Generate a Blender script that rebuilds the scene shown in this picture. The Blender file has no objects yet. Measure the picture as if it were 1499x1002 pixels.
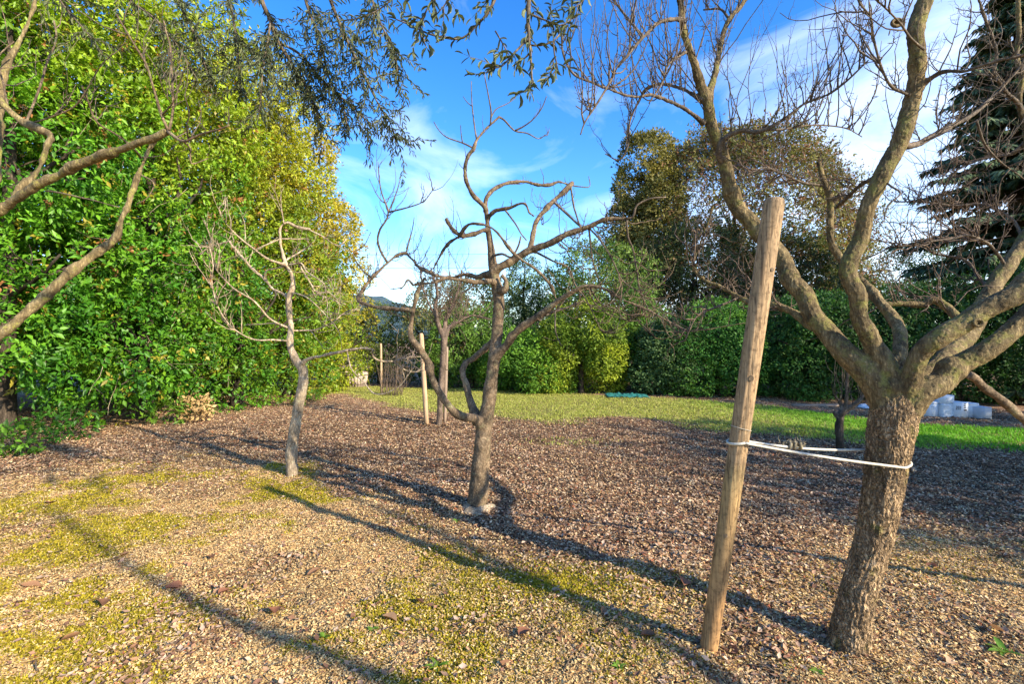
import bpy, math, random
import numpy as np
from mathutils import Vector, Matrix, Quaternion

# ------------------------------------------------------------------ camera, sky, sun, exposure
scene = bpy.context.scene
F = 700.0            # focal length in pixels of the 1499 px wide photograph
CAMZ = 1.6
HZ = 501.0
cam_d = bpy.data.cameras.new('camera')
cam_d.sensor_width = 36.0
cam_d.lens = F / 1499.0 * 36.0
cam_d.clip_start = 0.05
cam_d.clip_end = 3000
cam = bpy.data.objects.new('camera', cam_d)
cam.location = (0, 0, CAMZ)
cam.rotation_euler = (math.radians(90), 0, 0)
scene.collection.objects.link(cam)
scene.camera = cam

SUN_EL = math.radians(25)
SUN_DIR = np.array([0.81, -0.59])                 # towards the sun, in plan
SUN_AZ = math.atan2(SUN_DIR[0], SUN_DIR[1])       # from +Y, clockwise
world = bpy.data.worlds.new("World")
scene.world = world
world.use_nodes = True
wn = world.node_tree
wn.nodes.clear()
out = wn.nodes.new('ShaderNodeOutputWorld')
bg = wn.nodes.new('ShaderNodeBackground')
sky = wn.nodes.new('ShaderNodeTexSky')
sky.sky_type = 'NISHITA'
sky.sun_disc = False
sky.sun_elevation = SUN_EL
sky.sun_rotation = SUN_AZ
sky.ozone_density = 2.0
sky.dust_density = 0.3
sky.air_density = 1.0
hsv = wn.nodes.new('ShaderNodeHueSaturation')
hsv.inputs['Saturation'].default_value = 1.37
hsv.inputs['Hue'].default_value = 0.507
hsv.inputs['Value'].default_value = 1.0
wn.links.new(sky.outputs[0], hsv.inputs['Color'])
tc = wn.nodes.new('ShaderNodeTexCoord')
mp = wn.nodes.new('ShaderNodeMapping')
mp.inputs['Scale'].default_value = (1.3, 1.0, 2.6)
mp.inputs['Rotation'].default_value = (0.25, -0.75, 0.3)
wn.links.new(tc.outputs['Generated'], mp.inputs['Vector'])
nz = wn.nodes.new('ShaderNodeTexNoise')
nz.inputs['Scale'].default_value = 2.1
nz.inputs['Detail'].default_value = 9
nz.inputs['Roughness'].default_value = 0.56
nz.inputs['Distortion'].default_value = 0.9
wn.links.new(mp.outputs[0], nz.inputs['Vector'])
# cloud bank low in the sky ahead and to the right
dotn = wn.nodes.new('ShaderNodeVectorMath')
dotn.operation = 'DOT_PRODUCT'
bank = Vector((0.86, 1.0, 0.22)).normalized()
dotn.inputs[1].default_value = bank
wn.links.new(tc.outputs['Generated'], dotn.inputs[0])
bm_ = wn.nodes.new('ShaderNodeMapRange')
bm_.inputs['From Min'].default_value = 0.86
bm_.inputs['From Max'].default_value = 1.0
bm_.inputs['To Min'].default_value = 0.0
bm_.inputs['To Max'].default_value = 0.22
wn.links.new(dotn.outputs['Value'], bm_.inputs['Value'])
sepz = wn.nodes.new('ShaderNodeSeparateXYZ')
wn.links.new(tc.outputs['Generated'], sepz.inputs[0])
hm = wn.nodes.new('ShaderNodeMapRange')
hm.inputs['From Min'].default_value = 0.0
hm.inputs['From Max'].default_value = 0.55
hm.inputs['To Min'].default_value = 0.10
hm.inputs['To Max'].default_value = -0.03
wn.links.new(sepz.outputs['Z'], hm.inputs['Value'])
ad = wn.nodes.new('ShaderNodeMath')
ad.operation = 'ADD'
wn.links.new(nz.outputs['Fac'], ad.inputs[0])
wn.links.new(bm_.outputs[0], ad.inputs[1])
ad2 = wn.nodes.new('ShaderNodeMath')
ad2.operation = 'ADD'
wn.links.new(ad.outputs[0], ad2.inputs[0])
wn.links.new(hm.outputs[0], ad2.inputs[1])
cr = wn.nodes.new('ShaderNodeValToRGB')
cr.color_ramp.elements[0].position = 0.485
cr.color_ramp.elements[0].color = (0, 0, 0, 1)
cr.color_ramp.elements[1].position = 0.86
cr.color_ramp.elements[1].color = (1, 1, 1, 1)
wn.links.new(ad2.outputs[0], cr.inputs['Fac'])
cm = wn.nodes.new('ShaderNodeMixRGB')
cs_ = wn.nodes.new('ShaderNodeMath')
cs_.operation = 'MULTIPLY'
cs_.inputs[1].default_value = 0.74
wn.links.new(cr.outputs['Color'], cs_.inputs[0])
wn.links.new(cs_.outputs[0], cm.inputs['Fac'])
gm = wn.nodes.new('ShaderNodeGamma')
gm.inputs['Gamma'].default_value = 1.12
wn.links.new(hsv.outputs[0], gm.inputs['Color'])
wn.links.new(gm.outputs[0], cm.inputs['Color1'])
cm.inputs['Color2'].default_value = (5.2, 5.7, 6.5, 1)
wn.links.new(cm.outputs[0], bg.inputs['Color'])
bg.inputs['Strength'].default_value = 0.15  # open shade
wn.links.new(bg.outputs[0], out.inputs['Surface'])

sl = bpy.data.lights.new('sun', 'SUN')
sl.energy = 4.8
sl.angle = math.radians(0.7)
sl.color = (1.0, 0.87, 0.65)
sun = bpy.data.objects.new('sun', sl)
sd = Vector((SUN_DIR[0] * math.cos(SUN_EL), SUN_DIR[1] * math.cos(SUN_EL), math.sin(SUN_EL)))
sun.rotation_euler = sd.to_track_quat('Z', 'Y').to_euler()
sun.location = (12, -9, 12)
scene.collection.objects.link(sun)

scene.view_settings.view_transform = 'Standard'
scene.view_settings.look = 'None'
scene.view_settings.exposure = 1.2
scene.view_settings.gamma = 1.0
scene.view_settings.use_curve_mapping = False
scene.render.engine = 'CYCLES'
scene.cycles.max_bounces = 6
scene.cycles.diffuse_bounces = 3
scene.cycles.transmission_bounces = 3
scene.cycles.caustics_reflective = False
scene.cycles.caustics_refractive = False
scene.cycles.use_denoising = True

# ------------------------------------------------------------------ helpers
C = scene.collection


def P(px, py, d):
    """A point d metres ahead of the camera, seen at photograph pixel px, py."""
    return np.array([(px - 749.5) / F * d, d, CAMZ + (HZ - py) / F * d])


_perm = np.random.RandomState(7).rand(65536)


def _hash(ix, iy, iz, seed):
    h = (ix * 73856093) ^ (iy * 19349663) ^ (iz * 83492791) ^ (seed * 2654435)
    h ^= (h >> 13)
    return _perm[(h * 40503 + (h >> 7)) & 65535]


def noise(p, seed=0):
    """Smooth value noise 0..1 of an (N,2) or (N,3) array."""
    p = np.asarray(p, float)
    if p.shape[1] == 2:
        i = np.floor(p).astype(np.int64)
        f = p - i
        f = f * f * (3 - 2 * f)
        z = np.zeros(len(p), np.int64)
        a = _hash(i[:, 0], i[:, 1], z, seed)
        b = _hash(i[:, 0] + 1, i[:, 1], z, seed)
        c = _hash(i[:, 0], i[:, 1] + 1, z, seed)
        d = _hash(i[:, 0] + 1, i[:, 1] + 1, z, seed)
        return (a * (1 - f[:, 0]) + b * f[:, 0]) * (1 - f[:, 1]) + (c * (1 - f[:, 0]) + d * f[:, 0]) * f[:, 1]
    i = np.floor(p).astype(np.int64)
    f = p - i
    f = f * f * (3 - 2 * f)
    r = 0
    for dx in (0, 1):
        for dy in (0, 1):
            for dz in (0, 1):
                w = (f[:, 0] if dx else 1 - f[:, 0]) * (f[:, 1] if dy else 1 - f[:, 1]) * (f[:, 2] if dz else 1 - f[:, 2])
                r = r + w * _hash(i[:, 0] + dx, i[:, 1] + dy, i[:, 2] + dz, seed)
    return r


def fbm(p, octv=4, seed=0):
    p = np.asarray(p, float)
    a, s, t = 1.0, 0, 0
    for k in range(octv):
        s = s + a * noise(p, seed + k * 17)
        t += a
        a *= 0.5
        p = p * 2.03 + 11.7
    return s / t


def unit(v):
    return v / np.maximum(np.linalg.norm(v, axis=-1, keepdims=True), 1e-9)


def sstep(a, b, x):
    t = np.clip((x - a) / (b - a), 0, 1)
    return t * t * (3 - 2 * t)


def mesh_np(name, verts, faces, mat=None, cols=None, smooth=True):
    """verts (N,3); faces (M,3) or (M,4) int array; cols (N,3) per vertex."""
    verts = np.asarray(verts, np.float32)
    faces = np.asarray(faces, np.int32)
    me = bpy.data.meshes.new(name)
    k = faces.shape[1]
    me.vertices.add(len(verts))
    me.vertices.foreach_set('co', verts.ravel())
    me.loops.add(faces.size)
    me.loops.foreach_set('vertex_index', faces.ravel())
    me.polygons.add(len(faces))
    me.polygons.foreach_set('loop_start', np.arange(0, faces.size, k, dtype=np.int32))
    me.polygons.foreach_set('loop_total', np.full(len(faces), k, np.int32))
    if smooth:
        me.polygons.foreach_set('use_smooth', np.ones(len(faces), bool))
    me.update(calc_edges=True)
    if cols is not None:
        at = me.color_attributes.new('Col', 'FLOAT_COLOR', 'POINT')
        c4 = np.ones((len(verts), 4), np.float32)
        c4[:, :3] = cols
        at.data.foreach_set('color', c4.ravel())
    if mat is not None:
        me.materials.append(mat)
    return me


def link(name, me, parent=None):
    o = bpy.data.objects.new(name, me)
    C.objects.link(o)
    if parent is not None:
        o.parent = parent
        o.location = -parent.location      # geometry is written in world coordinates
    return o


def tag(o, label=None, cat=None, group=None, kind=None):
    for k, v in (('label', label), ('category', cat), ('group', group), ('kind', kind)):
        if v:
            o[k] = v
    return o


def thing(name, label, cat, loc=(0, 0, 0), group=None):
    o = bpy.data.objects.new(name, None)
    o.empty_display_size = 0.2
    o.location = Vector([float(v) for v in loc])
    C.objects.link(o)
    return tag(o, label, cat, group)


class MB:
    """Collects tubes, boxes and prisms into one mesh of triangles and quads (stored as triangles)."""
    def __init__(s):
        s.v, s.f, s.n = [], [], 0

    def add(s, v, f):
        f = np.asarray(f, np.int64)
        if f.shape[1] == 4:
            f = np.concatenate([f[:, [0, 1, 2]], f[:, [0, 2, 3]]])
        s.v.append(np.asarray(v, float))
        s.f.append(f + s.n)
        s.n += len(v)

    def tube(s, pts, rad, sides=6, cap=True, phase=0.0):
        pts = np.asarray(pts, float)
        n = len(pts)
        rad = np.broadcast_to(np.asarray(rad, float), (n,))
        t = np.gradient(pts, axis=0)
        t = unit(t)
        a = np.array([0.0, 0, 1]) if abs(t[0][2]) < 0.9 else np.array([1.0, 0, 0])
        u = np.empty_like(pts)
        cu = unit(np.cross(t[0], a))
        for i in range(n):
            cu = cu - t[i] * np.dot(cu, t[i])
            cu = cu / max(np.linalg.norm(cu), 1e-9)
            u[i] = cu
        w = np.cross(t, u)
        an = np.linspace(0, 2 * np.pi, sides, endpoint=False) + phase
        ring = (pts[:, None, :] + rad[:, None, None] * (np.cos(an)[None, :, None] * u[:, None, :] + np.sin(an)[None, :, None] * w[:, None, :])).reshape(-1, 3)
        i = np.arange(n - 1)[:, None] * sides
        j = np.arange(sides)[None, :]
        j2 = (j + 1) % sides
        q = np.stack([i + j, i + j2, i + sides + j2, i + sides + j], -1).reshape(-1, 4)
        f = np.concatenate([q[:, [0, 1, 2]], q[:, [0, 2, 3]]])
        if cap:
            ring = np.concatenate([ring, pts[:1], pts[-1:]])
            c0, c1 = n * sides, n * sides + 1
            jj = np.arange(sides)
            f = np.concatenate([f, np.stack([np.full(sides, c0), (jj + 1) % sides, jj], -1),
                                np.stack([np.full(sides, c1), (n - 1) * sides + jj, (n - 1) * sides + (jj + 1) % sides], -1)])
        s.add(ring, f)

    def box(s, lo, hi, rot=0.0, bevel=0.0, centre=None):
        lo, hi = np.array(lo, float), np.array(hi, float)
        b = bevel
        vs, fs = [], []
        x0, y0, z0 = lo
        x1, y1, z1 = hi
        prof = lambda d: [(x0 + d, y0 + d), (x1 - d, y0 + d), (x1 - d, y1 - d), (x0 + d, y1 - d)]
        if b > 0:
            levels = [(z0, b), (z0 + b, 0), (z1 - b, 0), (z1, b)]
        else:
            levels = [(z0, 0), (z1, 0)]
        for z, d in levels:
            vs += [(x, y, z) for x, y in prof(d)]
        for k in range(len(levels) - 1):
            for j in range(4):
                fs.append((k * 4 + j, k * 4 + (j + 1) % 4, k * 4 + 4 + (j + 1) % 4, k * 4 + 4 + j))
        fs.append((3, 2, 1, 0))
        m = (len(levels) - 1) * 4
        fs.append((m, m + 1, m + 2, m + 3))
        v = np.array(vs, float)
        if rot:
            c = np.array(centre if centre is not None else (lo + hi) / 2)
            co, si = math.cos(rot), math.sin(rot)
            d = v - c
            v = np.stack([c[0] + d[:, 0] * co - d[:, 1] * si, c[1] + d[:, 0] * si + d[:, 1] * co, v[:, 2]], -1)
        s.add(v, fs)

    def mesh(s, name, mat, smooth=True, cols=None):
        return mesh_np(name, np.concatenate(s.v), np.concatenate(s.f), mat, cols, smooth)

    def build(s, name, mat, parent=None, smooth=True):
        return link(name, s.mesh(name, mat, smooth), parent)


def smooth_path(pts, rad, step):
    """Catmull-Rom through pts, resampled at about step metres."""
    p = np.asarray(pts, float)
    r = np.asarray(rad, float)
    if len(p) < 2:
        return p, r
    e = np.concatenate([[2 * p[0] - p[1]], p, [2 * p[-1] - p[-2]]])
    er = np.concatenate([[r[0]], r, [r[-1]]])
    op, orr = [], []
    for i in range(len(p) - 1):
        L = np.linalg.norm(p[i + 1] - p[i])
        k = max(2, int(L / step))
        t = np.linspace(0, 1, k, endpoint=False)[:, None]
        a, b, c, d = e[i], e[i + 1], e[i + 2], e[i + 3]
        op.append(0.5 * ((2 * b) + (-a + c) * t + (2 * a - 5 * b + 4 * c - d) * t ** 2 + (-a + 3 * b - 3 * c + d) * t ** 3))
        orr.append((er[i + 1] * (1 - t) + er[i + 2] * t)[:, 0])
    op.append(p[-1:])
    orr.append(r[-1:])
    return np.concatenate(op), np.concatenate(orr)


# ------------------------------------------------------------------ materials
def new_mat(name):
    m = bpy.data.materials.new(name)
    m.use_nodes = True
    nt = m.node_tree
    nt.nodes.clear()
    o = nt.nodes.new('ShaderNodeOutputMaterial')
    return m, nt, o


def N(nt, kind, **kw):
    n = nt.nodes.new('ShaderNode' + kind)
    for k, v in kw.items():
        if k in n.inputs:
            n.inputs[k].default_value = v
        else:
            setattr(n, k, v)
    return n


def L(nt, a, b):
    nt.links.new(a, b)


def ramp(nt, fac, stops):
    r = N(nt, 'ValToRGB')
    e = r.color_ramp.elements
    while len(e) < len(stops):
        e.new(0.5)
    for k, (p, c) in enumerate(stops):
        e[k].position = p
        e[k].color = (c[0], c[1], c[2], 1)
    L(nt, fac, r.inputs['Fac'])
    return r.outputs['Color']


def mixc(nt, fac, a, b, mode='MIX'):
    m = N(nt, 'MixRGB', blend_type=mode)
    for sock, v in ((m.inputs['Fac'], fac), (m.inputs['Color1'], a), (m.inputs['Color2'], b)):
        if isinstance(v, (int, float)):
            sock.default_value = v
        elif isinstance(v, tuple):
            sock.default_value = (v[0], v[1], v[2], 1)
        else:
            L(nt, v, sock)
    return m.outputs[0]


def bark_mat(name, dark, mid, light, lichen=None, lich_amt=0.5, scale=1.0, stretch=(1, 1, 0.25), bump=0.5, rough=0.85, fissure=0.0):
    m, nt, o = new_mat(name)
    t = N(nt, 'TexCoord')
    mp = N(nt, 'Mapping')
    mp.inputs['Scale'].default_value = stretch
    L(nt, t.outputs['Object'], mp.inputs['Vector'])
    n1 = N(nt, 'TexNoise', Scale=22 * scale, Detail=8.0, Roughness=0.65)
    L(nt, mp.outputs[0], n1.inputs['Vector'])
    n2 = N(nt, 'TexNoise', Scale=4.0 * scale, Detail=5.0, Roughness=0.6)
    L(nt, t.outputs['Object'], n2.inputs['Vector'])
    n3 = N(nt, 'TexNoise', Scale=95 * scale, Detail=4.0, Roughness=0.7)
    L(nt, t.outputs['Object'], n3.inputs['Vector'])
    c = ramp(nt, n1.outputs['Fac'], [(0.32, dark), (0.5, mid), (0.68, light)])
    c2 = ramp(nt, n2.outputs['Fac'], [(0.35, (0.62, 0.6, 0.58)), (0.65, (1.25, 1.2, 1.15))])
    c = mixc(nt, 1.0, c, c2, 'MULTIPLY')
    c3 = ramp(nt, n3.outputs['Fac'], [(0.3, (0.6, 0.6, 0.6)), (0.7, (1.3, 1.3, 1.3))])
    c = mixc(nt, 0.8, c, c3, 'MULTIPLY')
    n6 = N(nt, 'TexVoronoi', Scale=70 * scale, Randomness=1.0)
    L(nt, mp.outputs[0], n6.inputs['Vector'])
    c = mixc(nt, 1.0, c, ramp(nt, n6.outputs['Distance'], [(0.05, (1.3, 1.27, 1.22)), (0.55, (0.62, 0.6, 0.58))]), 'MULTIPLY')
    if lichen:
        n4 = N(nt, 'TexNoise', Scale=9 * scale, Detail=9.0, Roughness=0.72)
        L(nt, t.outputs['Object'], n4.inputs['Vector'])
        k = ramp(nt, n4.outputs['Fac'], [(0.62 - 0.22 * lich_amt, (0, 0, 0)), (0.74 - 0.2 * lich_amt, (1, 1, 1))])
        c = mixc(nt, k, c, mixc(nt, 1.0, lichen, c3, 'MULTIPLY'))
    n5 = N(nt, 'TexNoise', Scale=48 * scale, Detail=6.0, Roughness=0.8)
    L(nt, t.outputs['Object'], n5.inputs['Vector'])
    c = mixc(nt, ramp(nt, n5.outputs['Fac'], [(0.60, (0, 0, 0)), (0.66, (0.55, 0.55, 0.55))]), c, (light[0] * 1.25, light[1] * 1.3, light[2] * 1.3))
    b = N(nt, 'Bump', Strength=bump, Distance=0.008)
    if fissure:
        mf = N(nt, 'Mapping')
        mf.inputs['Scale'].default_value = (1, 1, 0.24)
        wv = N(nt, 'TexNoise', Scale=14.0, Detail=4.0)
        L(nt, t.outputs['Object'], wv.inputs['Vector'])
        av = N(nt, 'MixRGB', blend_type='LINEAR_LIGHT')
        av.inputs['Fac'].default_value = 0.05
        L(nt, t.outputs['Object'], av.inputs['Color1'])
        L(nt, wv.outputs['Color'], av.inputs['Color2'])
        L(nt, av.outputs[0], mf.inputs['Vector'])
        vf = N(nt, 'TexVoronoi', Scale=62.0, feature='DISTANCE_TO_EDGE')
        L(nt, mf.outputs[0], vf.inputs['Vector'])
        fz = ramp(nt, vf.outputs['Distance'], [(0.0, (0, 0, 0)), (0.22, (1, 1, 1))])
        b0 = N(nt, 'Bump', Strength=fissure, Distance=0.012)
        L(nt, fz, b0.inputs['Height'])
        L(nt, b0.outputs[0], b.inputs['Normal'])
        c = mixc(nt, 1.0, c, ramp(nt, vf.outputs['Distance'], [(0.0, (0.5, 0.46, 0.42)), (0.12, (1.08, 1.06, 1.04))]), 'MULTIPLY')
    ad = N(nt, 'Math', operation='ADD')
    L(nt, n1.outputs['Fac'], ad.inputs[0])
    L(nt, n3.outputs['Fac'], ad.inputs[1])
    L(nt, ad.outputs[0], b.inputs['Height'])
    p = N(nt, 'BsdfPrincipled', Roughness=rough)
    p.inputs['Specular IOR Level'].default_value = 0.25
    L(nt, c, p.inputs['Base Color'])
    L(nt, b.outputs[0], p.inputs['Normal'])
    L(nt, p.outputs[0], o.inputs['Surface'])
    return m


def leaf_mat(name, rough=0.45, spec=0.35, trans=0.35, tint=(1.15, 1.25, 0.55)):
    """Colour comes from the leaf's own 'Col' attribute; part of the light passes through."""
    m, nt, o = new_mat(name)
    a = N(nt, 'VertexColor', layer_name='Col')
    p = N(nt, 'BsdfPrincipled', Roughness=rough)
    p.inputs['Specular IOR Level'].default_value = spec
    L(nt, a.outputs['Color'], p.inputs['Base Color'])
    tr = N(nt, 'BsdfTranslucent')
    L(nt, mixc(nt, 1.0, a.outputs['Color'], tint, 'MULTIPLY'), tr.inputs['Color'])
    mx = N(nt, 'MixShader')
    mx.inputs['Fac'].default_value = trans
    L(nt, p.outputs[0], mx.inputs[1])
    L(nt, tr.outputs[0], mx.inputs[2])
    L(nt, mx.outputs[0], o.inputs['Surface'])
    return m


def plain_mat(name, col, rough=0.7, spec=0.3, var=0.25, scale=20.0, bump=0.0, stretch=(1, 1, 1)):
    m, nt, o = new_mat(name)
    t = N(nt, 'TexCoord')
    mp = N(nt, 'Mapping')
    mp.inputs['Scale'].default_value = stretch
    L(nt, t.outputs['Object'], mp.inputs['Vector'])
    n1 = N(nt, 'TexNoise', Scale=scale, Detail=6.0, Roughness=0.65)
    L(nt, mp.outputs[0], n1.inputs['Vector'])
    k = ramp(nt, n1.outputs['Fac'], [(0.3, (1 - var,) * 3), (0.7, (1 + var,) * 3)])
    p = N(nt, 'BsdfPrincipled', Roughness=rough)
    p.inputs['Specular IOR Level'].default_value = spec
    L(nt, mixc(nt, 1.0, (col[0], col[1], col[2]), k, 'MULTIPLY'), p.inputs['Base Color'])
    if bump:
        b = N(nt, 'Bump', Strength=bump, Distance=0.01)
        L(nt, n1.outputs['Fac'], b.inputs['Height'])
        L(nt, b.outputs[0], p.inputs['Normal'])
    L(nt, p.outputs[0], o.inputs['Surface'])
    return m


def col_mat(name, rough=0.9, spec=0.15):
    """Colour from the piece's own attribute (chips, litter)."""
    m, nt, o = new_mat(name)
    a = N(nt, 'VertexColor', layer_name='Col')
    p = N(nt, 'BsdfPrincipled', Roughness=rough)
    p.inputs['Specular IOR Level'].default_value = spec
    L(nt, a.outputs['Color'], p.inputs['Base Color'])
    L(nt, p.outputs[0], o.inputs['Surface'])
    return m


M_furrow = bark_mat('furrowed_bark', (0.18, 0.13, 0.08), (0.38, 0.28, 0.17), (0.58, 0.44, 0.28), (0.17, 0.155, 0.04), 0.25, scale=1.0, bump=0.6, fissure=0.9)
M_mossbark = bark_mat('mossy_limb_bark', (0.085, 0.066, 0.038), (0.20, 0.155, 0.08), (0.36, 0.29, 0.16), (0.19, 0.175, 0.05), 0.5, scale=1.4, bump=0.8)
M_smooth = bark_mat('smooth_brown_bark', (0.10, 0.074, 0.05), (0.20, 0.15, 0.10), (0.33, 0.26, 0.18), (0.22, 0.2, 0.11), 0.3, scale=1.1, stretch=(1, 1, 0.6), bump=0.4)
M_pale = bark_mat('pale_bark', (0.26, 0.205, 0.14), (0.46, 0.375, 0.265), (0.62, 0.53, 0.40), (0.42, 0.38, 0.25), 0.25, scale=0.9, bump=0.4)
M_limeb = bark_mat('yellow_green_bark', (0.13, 0.10, 0.055), (0.24, 0.19, 0.10), (0.36, 0.31, 0.18), (0.26, 0.25, 0.06), 0.4, scale=1.2, bump=0.6)
M_twig = bark_mat('twig_bark', (0.075, 0.062, 0.05), (0.155, 0.128, 0.10), (0.27, 0.225, 0.175), None, scale=2.0, bump=0.2)
M_redtwig = bark_mat('reddish_twig_bark', (0.10, 0.075, 0.06), (0.19, 0.145, 0.115), (0.30, 0.235, 0.19), None, scale=2.0, bump=0.2)
M_darkbark = bark_mat('dark_bark', (0.03, 0.024, 0.018), (0.07, 0.055, 0.042), (0.12, 0.1, 0.08), None, scale=1.0, bump=0.5)
M_leaf = leaf_mat('glossy_leaf', 0.46, 0.36, 0.35)
M_leaf_far = leaf_mat('shrub_leaf', 0.6, 0.25, 0.28)
M_needle = leaf_mat('needle', 0.7, 0.15, 0.1)
M_olive = leaf_mat('olive_leaf', 0.5, 0.3, 0.2, (1.1, 1.15, 0.7))
M_grass = leaf_mat('grass_blade', 0.6, 0.2, 0.35)
M_moss = leaf_mat('moss_tuft', 0.85, 0.1, 0.25)
M_chip = col_mat('bark_chip')
M_dry = leaf_mat('dry_leaf', 0.75, 0.2, 0.2, (1.2, 0.9, 0.6))

# ------------------------------------------------------------------ ground


def ground_h(x, y):
    p = np.stack([np.asarray(x, float).ravel(), np.asarray(y, float).ravel()], -1)
    w = 1 - sstep(25, 40, np.hypot(p[:, 0], p[:, 1]))
    h = (fbm(p * 0.9, 3, 3) - 0.5) * 0.07 + (fbm(p * 4.2, 3, 5) - 0.5) * 0.05 + (noise(p * 15.0, 8) - 0.5) * 0.016
    return (h * w).reshape(np.shape(x))


def poly_y(xs, pts):
    a = np.array(pts, float)
    return np.interp(xs, a[:, 0], a[:, 1])


GR_NEAR = [(-7, 15.0), (-5, 14.2), (-3.5, 12.6), (-0.76, 10.6), (2.9, 9.9), (4.35, 8.6), (5.4, 7.5), (7.3, 7.25), (10, 6.6), (14, 6)]
GR_FAR = [(-7, 17.5), (0, 16), (3, 14), (5.5, 12.6), (6.6, 11.4), (7.6, 9.6), (8.3, 8.8), (10.5, 8.1), (14, 7.4)]


def grass_mask(x, y):
    p = np.stack([x, y], -1)
    j = (fbm(p * 0.8, 4, 21) - 0.5) * 2.2
    n = poly_y(x, GR_NEAR)
    f = poly_y(x, GR_FAR)
    m = sstep(-0.5, 0.5, y + j - n) * sstep(-0.4, 0.3, f + j * 0.4 - y)
    return m


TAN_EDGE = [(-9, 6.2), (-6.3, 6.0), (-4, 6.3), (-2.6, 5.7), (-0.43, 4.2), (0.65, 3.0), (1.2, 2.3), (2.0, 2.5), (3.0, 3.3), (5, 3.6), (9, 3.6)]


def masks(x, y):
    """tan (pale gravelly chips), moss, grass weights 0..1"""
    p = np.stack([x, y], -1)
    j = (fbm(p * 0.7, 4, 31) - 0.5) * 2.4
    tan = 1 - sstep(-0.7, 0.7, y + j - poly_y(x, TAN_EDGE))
    tan = tan * (1 - 0.5 * sstep(0.55, 0.66, fbm(p * 1.15, 4, 47)))
    m1 = 0.55 * fbm(p * np.array([0.9, 1.2]), 3, 41) + 0.45 * fbm(p * 3.6, 4, 43)
    left = sstep(1.4, -1.2, x + (y - 3) * 0.3)
    moss = sstep(0.505 - 0.03 * left, 0.585, m1 + 0.02 * left) * sstep(0.2, 0.8, tan) * (0.15 + 0.85 * left)
    g = np.exp(-(((x - 0.25) - (3.2 - y) * 0.5) / 0.7) ** 2 - ((y - 3.15) / 0.28) ** 2)   # mossy streak by the stake's shadow
    moss = np.maximum(moss, g * sstep(0.42, 0.56, m1 + 0.05))
    return tan, moss, grass_mask(x, y)


def axis(lo, hi, step, far, grow=1.25):
    a = list(np.arange(lo, hi + 1e-6, step))
    s, v = step, hi
    while v < far:
        s *= grow
        v += s
        a.append(v)
    s, v = step, lo
    while v > -far:
        s *= grow
        v -= s
        a.insert(0, v)
    return np.array(a)


gx = axis(-11, 11, 0.05, 1500)
gy = axis(1.0, 17, 0.05, 1500)
X, Y = np.meshgrid(gx, gy)
Z = ground_h(X, Y)
gv = np.stack([X.ravel(), Y.ravel(), Z.ravel()], -1)
ny, nx = X.shape
ii = (np.arange(ny - 1)[:, None] * nx + np.arange(nx - 1)[None, :]).ravel()
gf = np.stack([ii, ii + 1, ii + nx + 1, ii + nx], -1)
tanm, mossm, grm = masks(gv[:, 0], gv[:, 1])
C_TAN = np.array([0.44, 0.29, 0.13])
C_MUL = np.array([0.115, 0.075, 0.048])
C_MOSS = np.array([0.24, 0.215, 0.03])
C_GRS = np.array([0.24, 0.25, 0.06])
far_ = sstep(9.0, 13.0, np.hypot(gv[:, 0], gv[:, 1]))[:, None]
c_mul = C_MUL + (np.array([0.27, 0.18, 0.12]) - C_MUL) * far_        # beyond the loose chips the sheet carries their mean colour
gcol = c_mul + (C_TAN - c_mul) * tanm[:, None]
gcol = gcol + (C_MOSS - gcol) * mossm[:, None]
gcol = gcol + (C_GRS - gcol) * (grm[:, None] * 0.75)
v = fbm(gv[:, :2] * 2.3, 4, 55)[:, None]
gcol = gcol * (0.72 + 0.56 * v)

m, nt, o = new_mat('mulch_ground')
a = N(nt, 'VertexColor', layer_name='Col')
t = N(nt, 'TexCoord')
vo = N(nt, 'TexVoronoi', Scale=42.0, Randomness=1.0)
mp = N(nt, 'Mapping')
mp.inputs['Scale'].default_value = (1.0, 1.5, 1.0)
L(nt, t.outputs['Object'], mp.inputs['Vector'])
L(nt, mp.outputs[0], vo.inputs['Vector'])
n1 = N(nt, 'TexNoise', Scale=60.0, Detail=6.0, Roughness=0.7)
L(nt, t.outputs['Object'], n1.inputs['Vector'])
n2 = N(nt, 'TexNoise', Scale=9.0, Detail=5.0, Roughness=0.65)
L(nt, t.outputs['Object'], n2.inputs['Vector'])
sep = N(nt, 'SeparateColor')
L(nt, vo.outputs['Color'], sep.inputs[0])
k1 = ramp(nt, sep.outputs[0], [(0.0, (0.45, 0.42, 0.42)), (0.55, (0.95, 0.92, 0.9)), (1.0, (1.7, 1.62, 1.6))])
k2 = ramp(nt, n1.outputs['Fac'], [(0.3, (0.6, 0.6, 0.6)), (0.7, (1.35, 1.33, 1.3))])
k3 = ramp(nt, n2.outputs['Fac'], [(0.35, (0.75, 0.72, 0.7)), (0.65, (1.2, 1.2, 1.2))])
c = mixc(nt, 1.0, a.outputs['Color'], k1, 'MULTIPLY')
c = mixc(nt, 1.0, c, k2, 'MULTIPLY')
c = mixc(nt, 1.0, c, k3, 'MULTIPLY')
b = N(nt, 'Bump', Strength=0.8, Distance=0.02)
L(nt, vo.outputs['Distance'], b.inputs['Height'])
p = N(nt, 'BsdfPrincipled', Roughness=0.95)
p.inputs['Specular IOR Level'].default_value = 0.1
L(nt, c, p.inputs['Base Color'])
L(nt, b.outputs[0], p.inputs['Normal'])
L(nt, p.outputs[0], o.inputs['Surface'])
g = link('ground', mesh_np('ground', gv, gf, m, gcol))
tag(g, 'mulched orchard floor with moss and a grass strip', kind='structure')

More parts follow.
